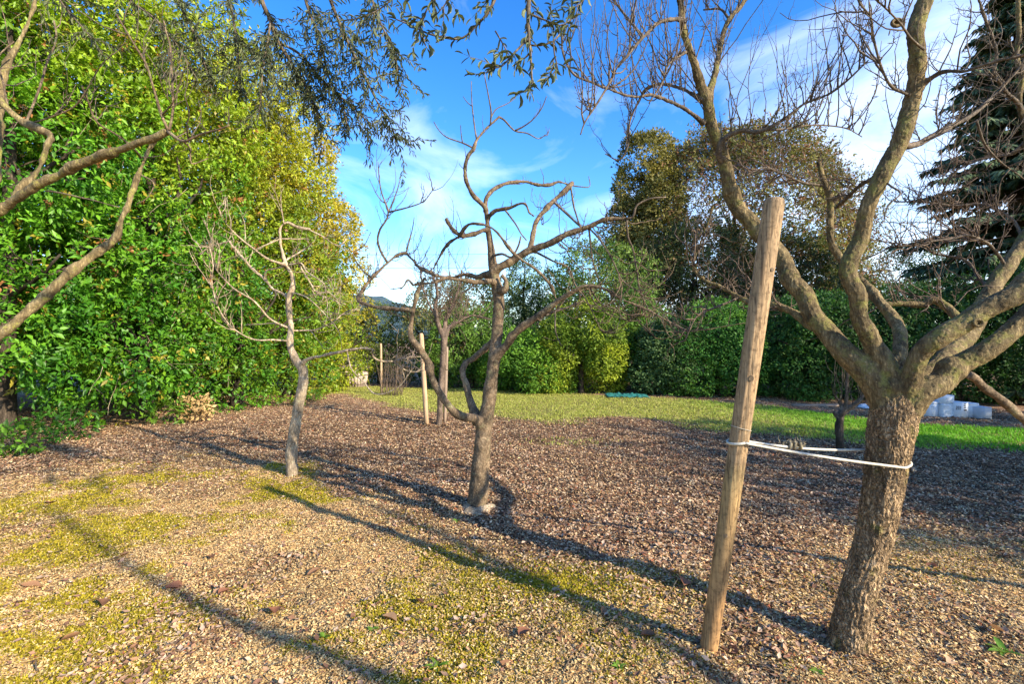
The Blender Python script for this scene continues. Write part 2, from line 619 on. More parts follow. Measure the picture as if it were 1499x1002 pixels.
# far hill seen in the gap beyond the hedge
hx = np.linspace(-700, 700, 180)
hy = np.linspace(0, 1, 24)
HX, HT = np.meshgrid(hx, hy)
prof = 26 + 58 * np.exp(-((HX + 235) / 105) ** 2) + 10 * np.exp(-((HX - 330) / 160) ** 2) + 30 * (fbm(np.stack([HX.ravel() * 0.02, HX.ravel() * 0], -1), 3, 61).reshape(HX.shape) - 0.5)
HZm = prof * np.sin(HT * np.pi / 2) + 7 * (fbm(np.stack([HX.ravel() * 0.05, HT.ravel() * 9], -1), 4, 62).reshape(HX.shape) - 0.5) * HT - 1
HY = 560 + HT * 260
hv = np.stack([HX.ravel(), HY.ravel(), HZm.ravel()], -1)
ny, nx = HX.shape
ii = (np.arange(ny - 1)[:, None] * nx + np.arange(nx - 1)[None, :]).ravel()
hill = link('hill', mesh_np('hill', hv, np.stack([ii, ii + 1, ii + nx + 1, ii + nx], -1),
                            plain_mat('wooded_hill', (0.045, 0.075, 0.09), 0.95, 0.1, 0.6, 0.09)))  # bluish base colour stands in for the haze of distance
tag(hill, 'distant wooded hill rising beyond the hedge', kind='structure')

# ---- loose bark chips
rng = np.random.RandomState(11)


def scatter_ground(n, d0, d1, power, rng, xmax=11.5, lim=1.16):
    """Random points in the view wedge of the ground, denser near the camera."""
    u = rng.rand(n)
    e = 2 - power
    d = (d0 ** e + u * (d1 ** e - d0 ** e)) ** (1 / e) if abs(e) > 1e-3 else d0 * (d1 / d0) ** u
    x = (rng.rand(n) * 2 - 1) * d * lim
    k = np.abs(x) < xmax
    return x[k], d[k]


def chips(n, rng):
    x, y = scatter_ground(n, 2.0, 15.0, 1.55, rng)
    tan, moss, gr = masks(x, y)
    keep = rng.rand(len(x)) > 0.36 * (1 - tan) + np.maximum(moss * 0.72, gr * 0.85)
    x, y, tan, moss = x[keep], y[keep], tan[keep], moss[keep]
    n = len(x)
    big = 1 - tan
    ln = (0.0075 + 0.0105 * rng.rand(n)) * (1 + 0.7 * big) * (1 + 0.045 * y)
    wd = ln * (0.35 + 0.35 * rng.rand(n))
    thin = rng.rand(n) < 0.22
    ln = np.where(thin, ln * 1.9, ln)
    wd = np.where(thin, wd * 0.5, wd)
    az = rng.rand(n) * 2 * np.pi
    tilt = rng.randn(n) * 0.33
    roll = rng.randn(n) * 0.4
    d = np.stack([np.cos(az) * np.cos(tilt), np.sin(az) * np.cos(tilt), np.sin(tilt)], -1)
    s = np.stack([-np.sin(az), np.cos(az), np.zeros(n)], -1)
    up = np.cross(d, s)
    s2 = s * np.cos(roll)[:, None] + up * np.sin(roll)[:, None]
    up2 = np.cross(d, s2)
    z = ground_h(x, y) + 0.004 + 0.010 * rng.rand(n) ** 2
    c = np.stack([x, y, z], -1)
    hl = (ln / 2)[:, None]
    hw = (wd / 2)[:, None]
    bend = (wd * (rng.rand(n) * 0.7 - 0.2))[:, None]
    skew = (rng.rand(n, 1) - 0.5) * 0.6
    v0 = c - d * hl + up2 * bend
    v1 = c + s2 * hw + d * hl * skew
    v2 = c + d * hl + up2 * bend
    v3 = c - s2 * hw - d * hl * skew
    vv = np.stack([v0, v3, v2, v1], 1).reshape(-1, 3)
    b = np.arange(n)[:, None] * 4
    f = np.concatenate([b + np.array([[0, 1, 2]]), b + np.array([[0, 2, 3]])])
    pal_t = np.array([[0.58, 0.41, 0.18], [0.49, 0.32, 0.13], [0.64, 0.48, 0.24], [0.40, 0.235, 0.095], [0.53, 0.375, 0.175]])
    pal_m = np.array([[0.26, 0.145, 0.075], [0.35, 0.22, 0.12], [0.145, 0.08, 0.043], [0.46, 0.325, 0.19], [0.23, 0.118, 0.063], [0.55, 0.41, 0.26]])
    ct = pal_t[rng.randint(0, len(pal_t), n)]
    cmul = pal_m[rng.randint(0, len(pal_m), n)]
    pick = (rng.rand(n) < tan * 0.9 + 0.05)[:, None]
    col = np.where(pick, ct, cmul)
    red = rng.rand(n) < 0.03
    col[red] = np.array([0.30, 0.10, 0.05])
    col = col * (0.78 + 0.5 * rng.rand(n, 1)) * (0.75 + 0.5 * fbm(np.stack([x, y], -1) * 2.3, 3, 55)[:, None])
    return vv, f, np.repeat(col, 4, 0)


vv, f, cc = chips(700000, rng)
ch = link('bark_chips', mesh_np('bark_chips', vv, f, M_chip, cc, smooth=False))
tag(ch, 'loose tan and brown bark chips covering the orchard floor', kind='stuff')

# ---- leaf litter: curled dead leaves among the chips
x, y = scatter_ground(42000, 2.1, 13.0, 1.45, rng)
tan, moss, gr = masks(x, y)
clump = fbm(np.stack([x, y], -1) * 1.5, 3, 66)
k = rng.rand(len(x)) < (0.16 + 0.84 * (1 - tan)) * (1 - 0.9 * gr) * sstep(0.32, 0.6, clump)
k |= (y + 0.9 * x > 7 - 30) & (x < -2.5) & (y > 5.0) & (rng.rand(len(x)) < 0.5)      # drift at the hedge foot
x, y = x[k], y[k]
n = len(x)
az = rng.rand(n) * 2 * np.pi
ln = 0.022 + 0.026 * rng.rand(n)
d = np.stack([np.cos(az), np.sin(az), rng.randn(n) * 0.3], -1)
d = unit(d)
up = unit(np.array([0, 0, 1.0]) + rng.randn(n, 3) * 0.35)
sd = unit(np.cross(d, up))
uu = np.cross(sd, d)
T = np.array([[0, 0, 0.12], [-0.3, 0.45, 0.16], [0, 0.5, 0.0], [0.3, 0.45, 0.16], [0, 1.0, 0.2]])
pos = np.stack([x, y, ground_h(x, y) + 0.012], -1)
vv = pos[:, None] + ln[:, None, None] * (T[None, :, 0:1] * sd[:, None] + T[None, :, 1:2] * d[:, None] + T[None, :, 2:3] * uu[:, None])
f = (np.arange(n)[:, None, None] * 5 + np.array([[0, 2, 1], [0, 3, 2], [1, 2, 4], [2, 3, 4]])[None]).reshape(-1, 3)
pal = np.array([[0.30, 0.19, 0.13], [0.22, 0.12, 0.075], [0.40, 0.29, 0.21], [0.17, 0.09, 0.06], [0.34, 0.2, 0.12]])
cc = pal[rng.randint(0, 5, n)] * (0.7 + 0.6 * rng.rand(n, 1))
o = link('leaf_litter', mesh_np('leaf_litter', vv.reshape(-1, 3), f, M_chip, np.repeat(cc, 5, 0), smooth=False))
tag(o, 'small dry brown leaves littering the mulch and hedge foot', kind='stuff')

# ---- moss tufts and grass blades


def blades(x, y, hgt, wid, lean, col, rng, seg=1):
    n = len(x)
    az = rng.rand(n) * 2 * np.pi
    d = np.stack([np.cos(az), np.sin(az), np.zeros(n)], -1)
    s = np.stack([-d[:, 1], d[:, 0], d[:, 2]], -1)
    base = np.stack([x, y, ground_h(x, y) - 0.002], -1)
    h = hgt[:, None]
    mid = base + d * h * lean[:, None] * 0.35 + np.array([0, 0, 1.0]) * h * 0.6
    tip = base + d * h * lean[:, None] + np.array([0, 0, 1.0]) * h * (1 - 0.3 * lean[:, None])
    w = wid[:, None] / 2
    vv = np.stack([base - s * w, base + s * w, mid + s * w * 0.7, mid - s * w * 0.7, tip], 1).reshape(-1, 3)
    b = np.arange(n)[:, None] * 5
    f = np.concatenate([b + np.array([[0, 1, 2]]), b + np.array([[0, 2, 3]]), b + np.array([[3, 2, 4]])])
    return vv, f, np.repeat(col, 5, 0)


x, y = scatter_ground(520000, 2.05, 8.5, 1.5, rng)
tan, moss, gr = masks(x, y)
k = rng.rand(len(x)) < moss * 0.95
x, y = x[k], y[k]
n = len(x)
col = np.array([0.31, 0.27, 0.025]) * (0.6 + 0.8 * rng.rand(n, 1)) + np.array([0.06, 0.01, 0.0]) * rng.rand(n, 1)
vv, f, cc = blades(x, y, 0.008 + 0.012 * rng.rand(n), (0.005 + 0.006 * rng.rand(n)) * (1 + 0.1 * y), 0.3 + 0.6 * rng.rand(n), col, rng)
o = link('moss', mesh_np('moss', vv, f, M_moss, cc))
tag(o, 'yellow green moss in patches among the chips', kind='stuff')

n = 520000
x = rng.rand(n) * 20 - 7.5
y = 6.0 + rng.rand(n) * 12
gr = grass_mask(x, y)
extra = np.exp(-((x - 1.0) / 0.45) ** 2 - ((y - 9.5) / 0.25) ** 2)       # little tufts in the mulch
extra += 0.8 * np.exp(-((x - 0.95) / 0.55) ** 2 - ((y - 7.7) / 0.3) ** 2)
dens = fbm(np.stack([x, y], -1) * 1.6, 4, 71)
k = rng.rand(n) < np.maximum(gr * (0.35 + 0.65 * sstep(0.40, 0.58, dens + 0.10 * sstep(2, 7, x))), extra * 0.35)
k &= np.abs(x) < y * 1.16
x, y, extra = x[k], y[k], extra[k]
n = len(x)
right = sstep(3.5, 7.5, x)[:, None]
yel = np.array([0.42, 0.44, 0.10])
grn = np.array([0.16, 0.38, 0.03])
col = yel * (1 - right) + grn * right
dry = rng.rand(n, 1) < (0.25 * (1 - right))
col = np.where(dry, np.array([0.36, 0.30, 0.13]), col)
col = col * (0.65 + 0.7 * rng.rand(n, 1))
vv, f, cc = blades(x, y, 0.025 + 0.035 * rng.rand(n) + 0.02 * right[:, 0], 0.008 + 0.008 * rng.rand(n), 0.3 + 0.8 * rng.rand(n), col, rng)
o = link('grass', mesh_np('grass', vv, f, M_grass, cc))
tag(o, 'patchy short grass strip in front of the shrubs', kind='stuff')


# ------------------------------------------------------------------ trees: wood
def trace(D, pts, w0, w1, power=1.0):
    """pts of (px, py[, depth offset]); widths in photograph pixels at depth D -> 3-D points and radii in metres"""
    q = np.array([P(a[0], a[1], D + (a[2] if len(a) > 2 else 0.0)) for a in pts])
    s = np.concatenate([[0], np.cumsum(np.linalg.norm(np.diff(q, axis=0), axis=1))])
    s /= s[-1]
    w = np.array([(a[3] if len(a) > 3 else np.nan) for a in pts], float)
    lin = w0 + (w1 - w0) * s ** power
    ok = ~np.isnan(w)
    if ok.any():
        w = np.interp(s, np.concatenate([[0], s[ok], [1]]), np.concatenate([[w0], w[ok], [w1]]))
    else:
        w = lin
    im = np.array([(a[0] - 749.5, a[1] - HZ) for a in pts], float)
    rad_ = np.linalg.norm(im, axis=1)
    g_ = unit(np.gradient(im, axis=0))
    e_ = im / np.maximum(rad_, 1e-6)[:, None]
    along = np.abs((g_ * e_).sum(1))
    cs = F / np.sqrt(F * F + np.minimum(rad_, 900) ** 2)
    stretch = np.sqrt(along ** 2 + (1 - along ** 2) / cs ** 2)      # a wide lens widens what lies off its axis
    return q, w * q[:, 1] / F / 2 / stretch


def woody(parent, branches, voxel, mats, bark=None, minr=1.35, seed=0):
    """branches: list of (name, pts, radii). Thick ones are grown together (voxel union, smoothed, bark relief)
    and split again into one mesh per branch; thin ones are tubes of their own."""
    thick, thin = [], []
    mb = MB()
    for b in branches:
        r = b[2]
        if r.max() >= voxel * 1.9:
            pp, rr = smooth_path(b[1], np.maximum(r, voxel * minr), max(voxel * 1.5, r.mean() * 0.6))
            k = len(thick)
            raw = smooth_path(b[1], r, max(voxel * 1.5, r.mean() * 0.6))[1]
            big = np.nonzero(raw >= voxel * 1.2)[0]
            cut = big[-1] if len(big) else 0
            if cut < 3:
                thin.append(b)
                continue
            if cut < len(pp) - 3:      # the fine end goes on as a tube of its own
                thin.append(('branch', pp[cut - 1:], raw[cut - 1:]))
                pp, rr = pp[:cut + 1], rr[:cut + 1]
            if k:                      # swell where it leaves its parent
                s = np.concatenate([[0], np.cumsum(np.linalg.norm(np.diff(pp, axis=0), axis=1))])
                rr = rr * (1 + 0.28 * np.exp(-s / (2.2 * rr[0])))
            wob = 1 + 0.16 * (noise(pp * (0.35 / max(r.mean(), 0.01)), seed + 3 + k) - 0.5)
            if k:
                kn = noise(pp * 11.0, seed + 13 + k)
                wob = wob + 0.30 * sstep(0.68, 0.9, kn)
                pp = pp + (np.stack([noise(pp * 7, seed + 40 + q_) for q_ in range(3)], -1) - 0.5) * rr.mean() * 0.9 * np.minimum(1, np.arange(len(pp)) / 6)[:, None]
            rr = rr * wob
            thick.append((b[0], pp, rr))
            mb.tube(pp, rr, 14)
        else:
            thin.append(b)
    objs = []
    if thick:
        me = mb.mesh('tmp', None)
        ob = bpy.data.objects.new('tmp', me)
        C.objects.link(ob)
        md = ob.modifiers.new('r', 'REMESH')
        md.mode = 'VOXEL'
        md.voxel_size = voxel
        md.adaptivity = 0.0
        ms = ob.modifiers.new('s', 'SMOOTH')
        ms.iterations = 5
        ms.factor = 0.5
        dg = bpy.context.evaluated_depsgraph_get()
        ev = ob.evaluated_get(dg)
        m2 = bpy.data.meshes.new_from_object(ev)
        C.objects.unlink(ob)
        bpy.data.objects.remove(ob)
        nv = len(m2.vertices)
        co = np.empty(nv * 3, np.float32)
        m2.vertices.foreach_get('co', co)
        co = co.reshape(-1, 3).astype(float)
        nr = np.empty(nv * 3, np.float32)
        m2.vertices.foreach_get('normal', nr)
        nr = nr.reshape(-1, 3).astype(float)
        npoly = len(m2.polygons)
        li = np.empty(len(m2.loops), np.int32)
        m2.loops.foreach_get('vertex_index', li)
        lt = np.empty(npoly, np.int32)
        m2.polygons.foreach_get('loop_total', lt)
        if (lt == 4).all():
            q = li.reshape(-1, 4)
        else:
            ls = np.empty(npoly, np.int32)
            m2.polygons.foreach_get('loop_start', ls)
            q = np.stack([li[ls], li[ls + 1], li[ls + 2], li[ls + lt - 1]], -1)
        bpy.data.meshes.remove(m2)
        # nearest branch sample
        S = np.concatenate([t_[1] for t_ in thick])
        R = np.concatenate([t_[2] for t_ in thick])
        T = np.concatenate([unit(np.gradient(t_[1], axis=0)) for t_ in thick])
        A = np.concatenate([np.concatenate([[0], np.cumsum(np.linalg.norm(np.diff(t_[1], axis=0), axis=1))]) for t_ in thick])
        lab = np.concatenate([np.full(len(t_[1]), i) for i, t_ in enumerate(thick)])
        near = np.empty(nv, int)
        for i in range(0, nv, 4000):
            d2 = ((co[i:i + 4000, None, :] - S[None]) ** 2).sum(-1)
            near[i:i + 4000] = np.argmin(np.sqrt(d2) - R[None] * 0.9, 1)
        vl = lab[near]
        if bark is not None:
            ax = T[near]
            rel = co - S[near]
            s = A[near] + (rel * ax).sum(1)
            perp = rel - ax * (rel * ax).sum(1)[:, None]
            dirp = unit(perp)
            co = co + nr * bark(dirp, s, R[near], vl, co)[:, None]
        # recompute normals once for the whole so that the split pieces shade as one
        fn = np.cross(co[q[:, 2]] - co[q[:, 0]], co[q[:, 3]] - co[q[:, 1]])
        vn = np.zeros_like(co)
        for k in range(4):
            np.add.at(vn, q[:, k], fn)
        vn = unit(vn)
        fl = vl[q[:, 0]]
        for i, (nm, pp, rr) in enumerate(thick):
            sel = q[fl == i]
            if not len(sel):
                continue
            used, inv = np.unique(sel, return_inverse=True)
            me = mesh_np(nm, co[used], inv.reshape(-1, 4), mats.get(nm, mats['limb']))
            try:
                me.normals_split_custom_set_from_vertices([tuple(x_) for x_ in vn[used]])
            except Exception:
                pass
            objs.append(link(nm, me, parent))
    for nm, pp, rr in thin:
        p2, r2 = smooth_path(pp, rr, max(0.02, np.linalg.norm(np.diff(pp, axis=0), axis=1).mean() / 5)) if len(pp) < 40 else (pp, rr)
        r2 = r2 * (1 + 0.3 * (noise(p2 * 30, seed + 5) - 0.5))
        p2 = p2 + (np.stack([noise(p2 * 9, seed + 6 + k_) for k_ in range(3)], -1) - 0.5) * rr.mean() * 1.2
        t_ = MB()
        t_.tube(p2, r2, 7)
        objs.append(t_.build(nm, mats.get('branch', mats['limb']), parent))
    return objs


def bark_furrow(amp, fr, seed, smooth_from=1):
    """Vertical plates and furrows on the trunk, dying out on the limbs."""
    def f(dirp, s, r, lab, co):
        ang = np.stack([dirp[:, 0] * r, dirp[:, 1] * r, s * 0.30], -1) * fr
        wv = (np.stack([noise(co * 14, seed + k) for k in range(3)], -1) - 0.5) * 1.1
        a = np.abs(noise(ang + wv, seed) * 2 - 1)
        b = np.abs(noise(ang * 1.9 + wv * 1.5 + 5.1, seed + 9) * 2 - 1)
        d = np.minimum(sstep(0.0, 0.40, a), 0.25 + sstep(0.0, 0.5, b))
        fine = fbm(co * 90, 2, seed + 4) - 0.5
        w = np.where(lab == 0, 1.0, 0.38)
        return w * (amp * (d - 0.7)) + fine * amp * 0.7
    return f


def bark_fine(amp, seed):
    def f(dirp, s, r, lab, co):
        return (fbm(co * 26, 3, seed) - 0.5) * amp + (fbm(co * 8, 2, seed + 3) - 0.5) * amp * 1.6
    return f


def grow(mb, rng, start, d, length, r0, nseg=8, wig=0.25, up=0.15, child=0.0, spur=0.0, sides=4, depth=0, r1=0.35):
    """A wandering shoot with optional side shoots and short spurs."""
    p = np.array(start, float)
    d = unit(np.array(d, float))
    pts = [p]
    st = length / nseg
    for i in range(nseg):
        d = unit(d + rng.randn(3) * wig + np.array([0, 0, up]))
        p = p + d * st * (0.8 + 0.4 * rng.rand())
        pts.append(p)
    pts = np.array(pts)
    rad = np.linspace(r0, r0 * r1, len(pts))
    mb.tube(pts, rad, sides)
    for i in range(1, len(pts) - 1):
        if child and rng.rand() < child:
            t = unit(pts[i + 1] - pts[i])
            sd_ = unit(np.cross(t, rng.randn(3)))
            grow(mb, rng, pts[i], t * 0.5 + sd_ * 0.8, length * (0.25 + 0.35 * rng.rand()), rad[i] * 0.75, max(4, nseg - 2), wig, up,
                 child * 0.5 if depth < 2 else 0, spur, sides, depth + 1, r1)
        k = rng.poisson(spur)
        for _ in range(k):
            t = unit(pts[i + 1] - pts[i])
            a = pts[i] + (pts[i + 1] - pts[i]) * rng.rand()
            sd_ = unit(np.cross(t, rng.randn(3)) + t * 0.5)
            ls = 0.012 + 0.028 * rng.rand()
            mb.tube(np.array([a, a + sd_ * ls * 0.7, a + sd_ * ls]), [rad[i] * 0.6, rad[i] * 0.75, rad[i] * 0.3], 4)
    return pts


def twigs_on(parent, rng, paths, per_m, mat, length=(0.3, 0.9), r0=0.003, up=0.2, wig=0.2, child=0.15, spur=0.0, bias=(0, 0, 0.9), t0=0.15, sides=4, nseg=8, name='twigs'):
    mb = MB()
    for pts, rad in paths:
        seg = np.linalg.norm(np.diff(pts, axis=0), axis=1)
        tot = seg.sum()
        cum = np.concatenate([[0], np.cumsum(seg)])
        for _ in range(max(1, int(tot * per_m))):
            s = tot * (t0 + (1 - t0) * rng.rand())
            i = min(np.searchsorted(cum, s) - 1, len(seg) - 1)
            fr_ = (s - cum[i]) / max(seg[i], 1e-6)
            a = pts[i] + (pts[i + 1] - pts[i]) * fr_
            t = unit(pts[i + 1] - pts[i])
            sd_ = unit(np.cross(t, rng.randn(3)))
            d = sd_ * 0.7 + t * 0.35 + np.array(bias) * (0.5 + rng.rand())
            ll = length[0] + (length[1] - length[0]) * rng.rand() ** 1.6
            grow(mb, rng, a, d, ll, r0 * (0.7 + 0.6 * rng.rand()), nseg, wig, up, child, spur, sides)
    o = mb.build(name, mat, parent)
    tag(o, kind='stuff')
    return o


# ------------------------------------------------------------------ big fruit tree tied to the stake, at the right
D = 2.55
rt = thing('fruit_tree', 'big leafless fruit tree with furrowed trunk tied to the leaning wooden post', 'tree', P(1243, 949, 2.5))
rt.location.z = 0
RB = []


def rb(nm, pts, w0, w1, power=1.0):
    q, r = trace(D, pts, w0, w1, power)
    RB.append((nm, q, r))
    return q, r


rb('trunk', [(1237, 985, 0.0, 96), (1242, 945, 0.0, 75), (1249, 905, 0.0, 64), (1258, 861, 0.0, 60), (1281, 780, 0, 60), (1296, 690, 0, 72), (1303, 640, 0, 76), (1310, 600, 0, 80), (1313, 575, 0, 66)], 84, 60)
lA = rb('limb', [(1305, 600, 0.0), (1270, 545, 0.06, 42), (1236, 517, 0.12, 35), (1208, 484, 0.2, 32), (1179, 448, 0.28, 29), (1154, 402, 0.36, 28), (1138, 372, 0.4, 27), (1112, 338, 0.43, 27), (1086, 311, 0.45, 26), (1070, 280, 0.45, 24),
                 (1057, 233, 0.42, 21), (1042, 183, 0.38, 19), (1033, 146, 0.35, 17), (1020, 109, 0.32, 14), (1007, 68, 0.28, 12), (1000, 20, 0.22, 10), (984, -40, 0.15)], 44, 8)
lB = rb('limb', [(1311, 596, -0.02), (1301, 540, 0.0, 33), (1280, 499, 0.02, 29), (1258, 459, 0.03, 28), (1245, 420, 0.03, 28), (1244, 398, 0.03, 29), (1254, 367, 0.02, 27), (1265, 337, 0.0, 25), (1276, 290, -0.03, 25), (1288, 261, -0.05, 28),
                 (1312, 217, -0.08, 27), (1332, 170, -0.1, 28), (1343, 129, -0.12, 27), (1344, 88, -0.14, 26), (1341, 44, -0.16, 26), (1353, 7, -0.18, 26), (1372, -40, -0.2)], 38, 24)
lC = rb('limb', [(1316, 590, 0.04), (1316, 538, 0.12, 25), (1319, 499, 0.2, 23), (1312, 470, 0.3, 21), (1287, 445, 0.4, 17), (1269, 420, 0.48, 15), (1244, 396, 0.52, 14), (1222, 366, 0.55, 13), (1215, 344, 0.55, 12), (1216, 300, 0.55, 12),
                 (1208, 269, 0.55, 10), (1199, 236, 0.55)], 30, 9)
lD = rb('limb', [(1324, 590, -0.02), (1333, 548, -0.08, 32), (1347, 518, -0.12, 30), (1373, 495, -0.16, 31), (1412, 473, -0.2, 31), (1445, 452, -0.22, 32), (1477, 430, -0.24, 31), (1505, 410, -0.25, 30), (1550, 380, -0.27), (1590, 340, -0.28, 24)], 40, 20)
lE = rb('limb', [(1326, 596, -0.02), (1351, 569, -0.06, 37), (1380, 557, -0.08, 35), (1416, 531, -0.1, 33), (1452, 506, -0.12, 32), (1481, 481, -0.13, 32), (1510, 452, -0.14), (1550, 405, -0.15), (1580, 350, -0.15, 24)], 44, 20)
lF = rb('limb', [(1322, 592, 0.06), (1352, 556, 0.14, 30), (1387, 524, 0.26, 32), (1412, 495, 0.36, 31), (1434, 463, 0.45, 29), (1448, 434, 0.5, 27), (1470, 394, 0.55, 26), (1499, 358, 0.6, 24), (1522, 310, 0.62, 20), (1520, 250, 0.6, 16),
                 (1500, 192, 0.55, 12), (1492, 90, 0.5, 10), (1490, -20, 0.45)], 36, 8)
lG = rb('limb', [(1412, 482, 0.38), (1400, 466, 0.45, 16), (1384, 448, 0.5, 15), (1367, 438, 0.52, 13), (1351, 446, 0.54, 10), (1326, 445, 0.56, 9), (1294, 443, 0.58)], 18, 7)
lH = rb('limb', [(1196, 478, 0.22), (1183, 474, 0.28), (1157, 455, 0.4, 11), (1132, 446, 0.5, 10), (1098, 442, 0.6, 9), (1074, 431, 0.68, 7), (1050, 418, 0.74, 6), (1035, 412, 0.78, 5), (1015, 390, 0.82), (1028, 350, 0.85), (1045, 300, 0.85)], 14, 3)
q1 = rb('branch', [(1080, 437, 0.65), (1044, 452, 0.62), (1020, 464, 0.6), (1002, 500, 0.58)], 4, 2)
q2 = rb('limb', [(1036, 150, 0.35), (1040, 132, 0.36), (1048, 102, 0.42, 9), (1057, 60, 0.48, 8), (1066, 30, 0.5, 7), (1083, 10, 0.52), (1100, -12, 0.54)], 13, 5)
q3 = rb('branch', [(1067, 27, 0.5), (1054, 12, 0.56), (1030, 14, 0.62)], 5, 3)
q4 = rb('branch', [(1030, 180, 0.38), (1006, 162, 0.3), (979, 147, 0.22), (955, 138, 0.15), (931, 141, 0.1), (904, 136, 0.05), (865, 120, 0.0), (838, 106, -0.05), (824, 78, -0.08), (822, 50, -0.1)], 8, 2.4)
q5 = rb('branch', [(1028, 148, 0.35), (1018, 141, 0.38), (997, 129, 0.46), (970, 123, 0.55), (949, 129, 0.62), (937, 144, 0.68), (922, 177, 0.72), (920, 210, 0.75), (907, 234, 0.78), (886, 225, 0.8)], 7, 1.8)
q6 = rb('branch', [(1005, 75, 0.28), (995, 81, 0.22), (979, 93, 0.12), (973, 111, 0.05), (967, 126, 0.0), (950, 150, -0.04)], 5, 2)
q7 = rb('branch', [(1001, 30, 0.22), (988, 27, 0.16), (964, 33, 0.08), (940, 55, 0.0), (919, 81, -0.05), (904, 99, -0.1), (886, 132, -0.15), (871, 156, -0.18), (856, 180, -0.2), (850, 197, -0.2)], 8, 2)
q8 = rb('branch', [(942, 52, 0.0), (930, 40, 0.04), (919, 27, 0.08), (898, 0, 0.14), (885, -20, 0.18)], 4.5, 3)
q9 = rb('branch', [(1055, 236, 0.42), (1052, 222, 0.38), (1061, 204, 0.34), (1085, 192, 0.28), (1109, 193, 0.22), (1146, 176, 0.15), (1176, 153, 0.1), (1210, 139, 0.05), (1237, 119, 0.0), (1271, 88, -0.05)], 9, 2)
q10 = rb('branch', [(1120, 190, 0.2), (1146, 189, 0.26), (1190, 183, 0.34), (1237, 187, 0.42), (1262, 200, 0.48)], 3.5, 1.6)
q11 = rb('branch', [(1286, 258, -0.05), (1262, 269, 0.1), (1244, 287, 0.25), (1224, 304, 0.45)], 7, 5)
q12 = rb('branch', [(1206, 272, 0.55), (1175, 267, 0.5), (1150, 256, 0.45), (1120, 246, 0.4), (1090, 258, 0.36)], 4, 1.8)
q13 = rb('branch', [(1217, 302, 0.55), (1229, 286, 0.5), (1244, 288, 0.42)], 6, 4)
q14 = rb('branch', [(1318, 208, -0.08), (1332, 214, -0.02), (1365, 201, 0.05), (1395, 183, 0.12), (1422, 169, 0.18), (1455, 141, 0.24), (1474, 120, 0.28), (1500, 90, 0.3)], 11, 3)
q15 = rb('branch', [(1348, 126, -0.12), (1362, 116, -0.16), (1383, 104, -0.22), (1413, 103, -0.28), (1446, 93, -0.34), (1500, 80, -0.4)], 8, 4)
q16 = rb('branch', [(1352, 72, -0.22), (1344, 66, -0.28), (1329, 51, -0.32), (1314, 31, -0.36), (1293, 9, -0.4), (1270, -10, -0.44)], 5.5, 3)
q17 = rb('branch', [(1336, 140, -0.1), (1323, 136, -0.16), (1302, 123, -0.22), (1287, 90, -0.28), (1278, 54, -0.3), (1275, 27, -0.32), (1258, 4, -0.34), (1250, -20, -0.35)], 6, 3.5)
q18 = rb('branch', [(1501, 165, 0.55), (1488, 148, 0.5), (1470, 132, 0.42), (1455, 108, 0.36), (1458, 78, 0.32), (1446, 39, 0.28), (1434, 0, 0.24), (1428, -20, 0.22)], 9, 6)
q19 = rb('branch', [(1455, 440, 0.5), (1430, 400, 0.6), (1410, 380, 0.7), (1370, 372, 0.78), (1340, 360, 0.82), (1300, 362, 0.85)], 7, 2)
q20 = rb('branch', [(1474, 392, 0.55), (1450, 360, 0.5), (1420, 345, 0.42), (1390, 350, 0.36), (1350, 356, 0.3)], 6, 2)
q21 = rb('branch', [(1500, 355, 0.6), (1480, 320, 0.7), (1440, 300, 0.78), (1400, 302, 0.85), (1350, 296, 0.9), (1310, 296, 0.92)], 6, 2)
q22 = rb('branch', [(1510, 200, 0.55), (1480, 225, 0.65), (1440, 232, 0.74), (1400, 250, 0.8), (1370, 300, 0.84)], 6, 2)
q23 = rb('branch', [(1290, 262, -0.05), (1306, 274, -0.1), (1318, 284, -0.14), (1300, 300, -0.18), (1294, 322, -0.2)], 4, 2)
q24 = rb('branch', [(1430, 176, 0.18), (1440, 210, 0.24), (1466, 238, 0.3), (1500, 262, 0.34)], 5, 2)

woody(rt, RB, 0.0056, {'trunk': M_furrow, 'limb': M_mossbark, 'branch': M_twig}, bark_furrow(0.008, 55, 101), seed=1)
rr_ = np.random.RandomState(5)
twigs_on(rt, rr_, [q4, q5, q6, q7, q8, q3], 27, M_twig, (0.12, 0.65), 0.0038, 0.30, 0.16, 0.16, 0.5)
twigs_on(rt, rr_, [q9, q10, q2], 32, M_twig, (0.15, 0.75), 0.0038, 0.24, 0.16, 0.2, 0.5)
twigs_on(rt, rr_, [(lA[0][9:], 0)], 17, M_twig, (0.2, 0.9), 0.0041, 0.25, 0.15, 0.2, 0.5)
twigs_on(rt, rr_, [lH, q1, q12], 37, M_redtwig, (0.15, 0.6), 0.0041, 0.06, 0.3, 0.3, 0.3, bias=(-0.2, 0.3, 0.35))
twigs_on(rt, rr_, [q11, q13, (lC[0][7:], 0)], 20, M_twig, (0.12, 0.5), 0.0035, 0.15, 0.22, 0.25, 0.45, bias=(0, 0.2, 0.5))
twigs_on(rt, rr_, [q14, q15, q16, q17, q18, q24], 25, M_twig, (0.1, 0.5), 0.0038, 0.12, 0.2, 0.2, 0.5, bias=(0, 0, 0.4))
twigs_on(rt, rr_, [q19, q20, q21, q22, lG], 37, M_redtwig, (0.15, 0.6), 0.0039, 0.10, 0.22, 0.25, 0.35, bias=(0, 0.1, 0.5))
twigs_on(rt, rr_, [(lF[0][7:], 0), (lB[0][8:], 0)], 8, M_twig, (0.1, 0.4), 0.0038, 0.15, 0.22, 0.2, 0.5, bias=(0, 0, 0.3))
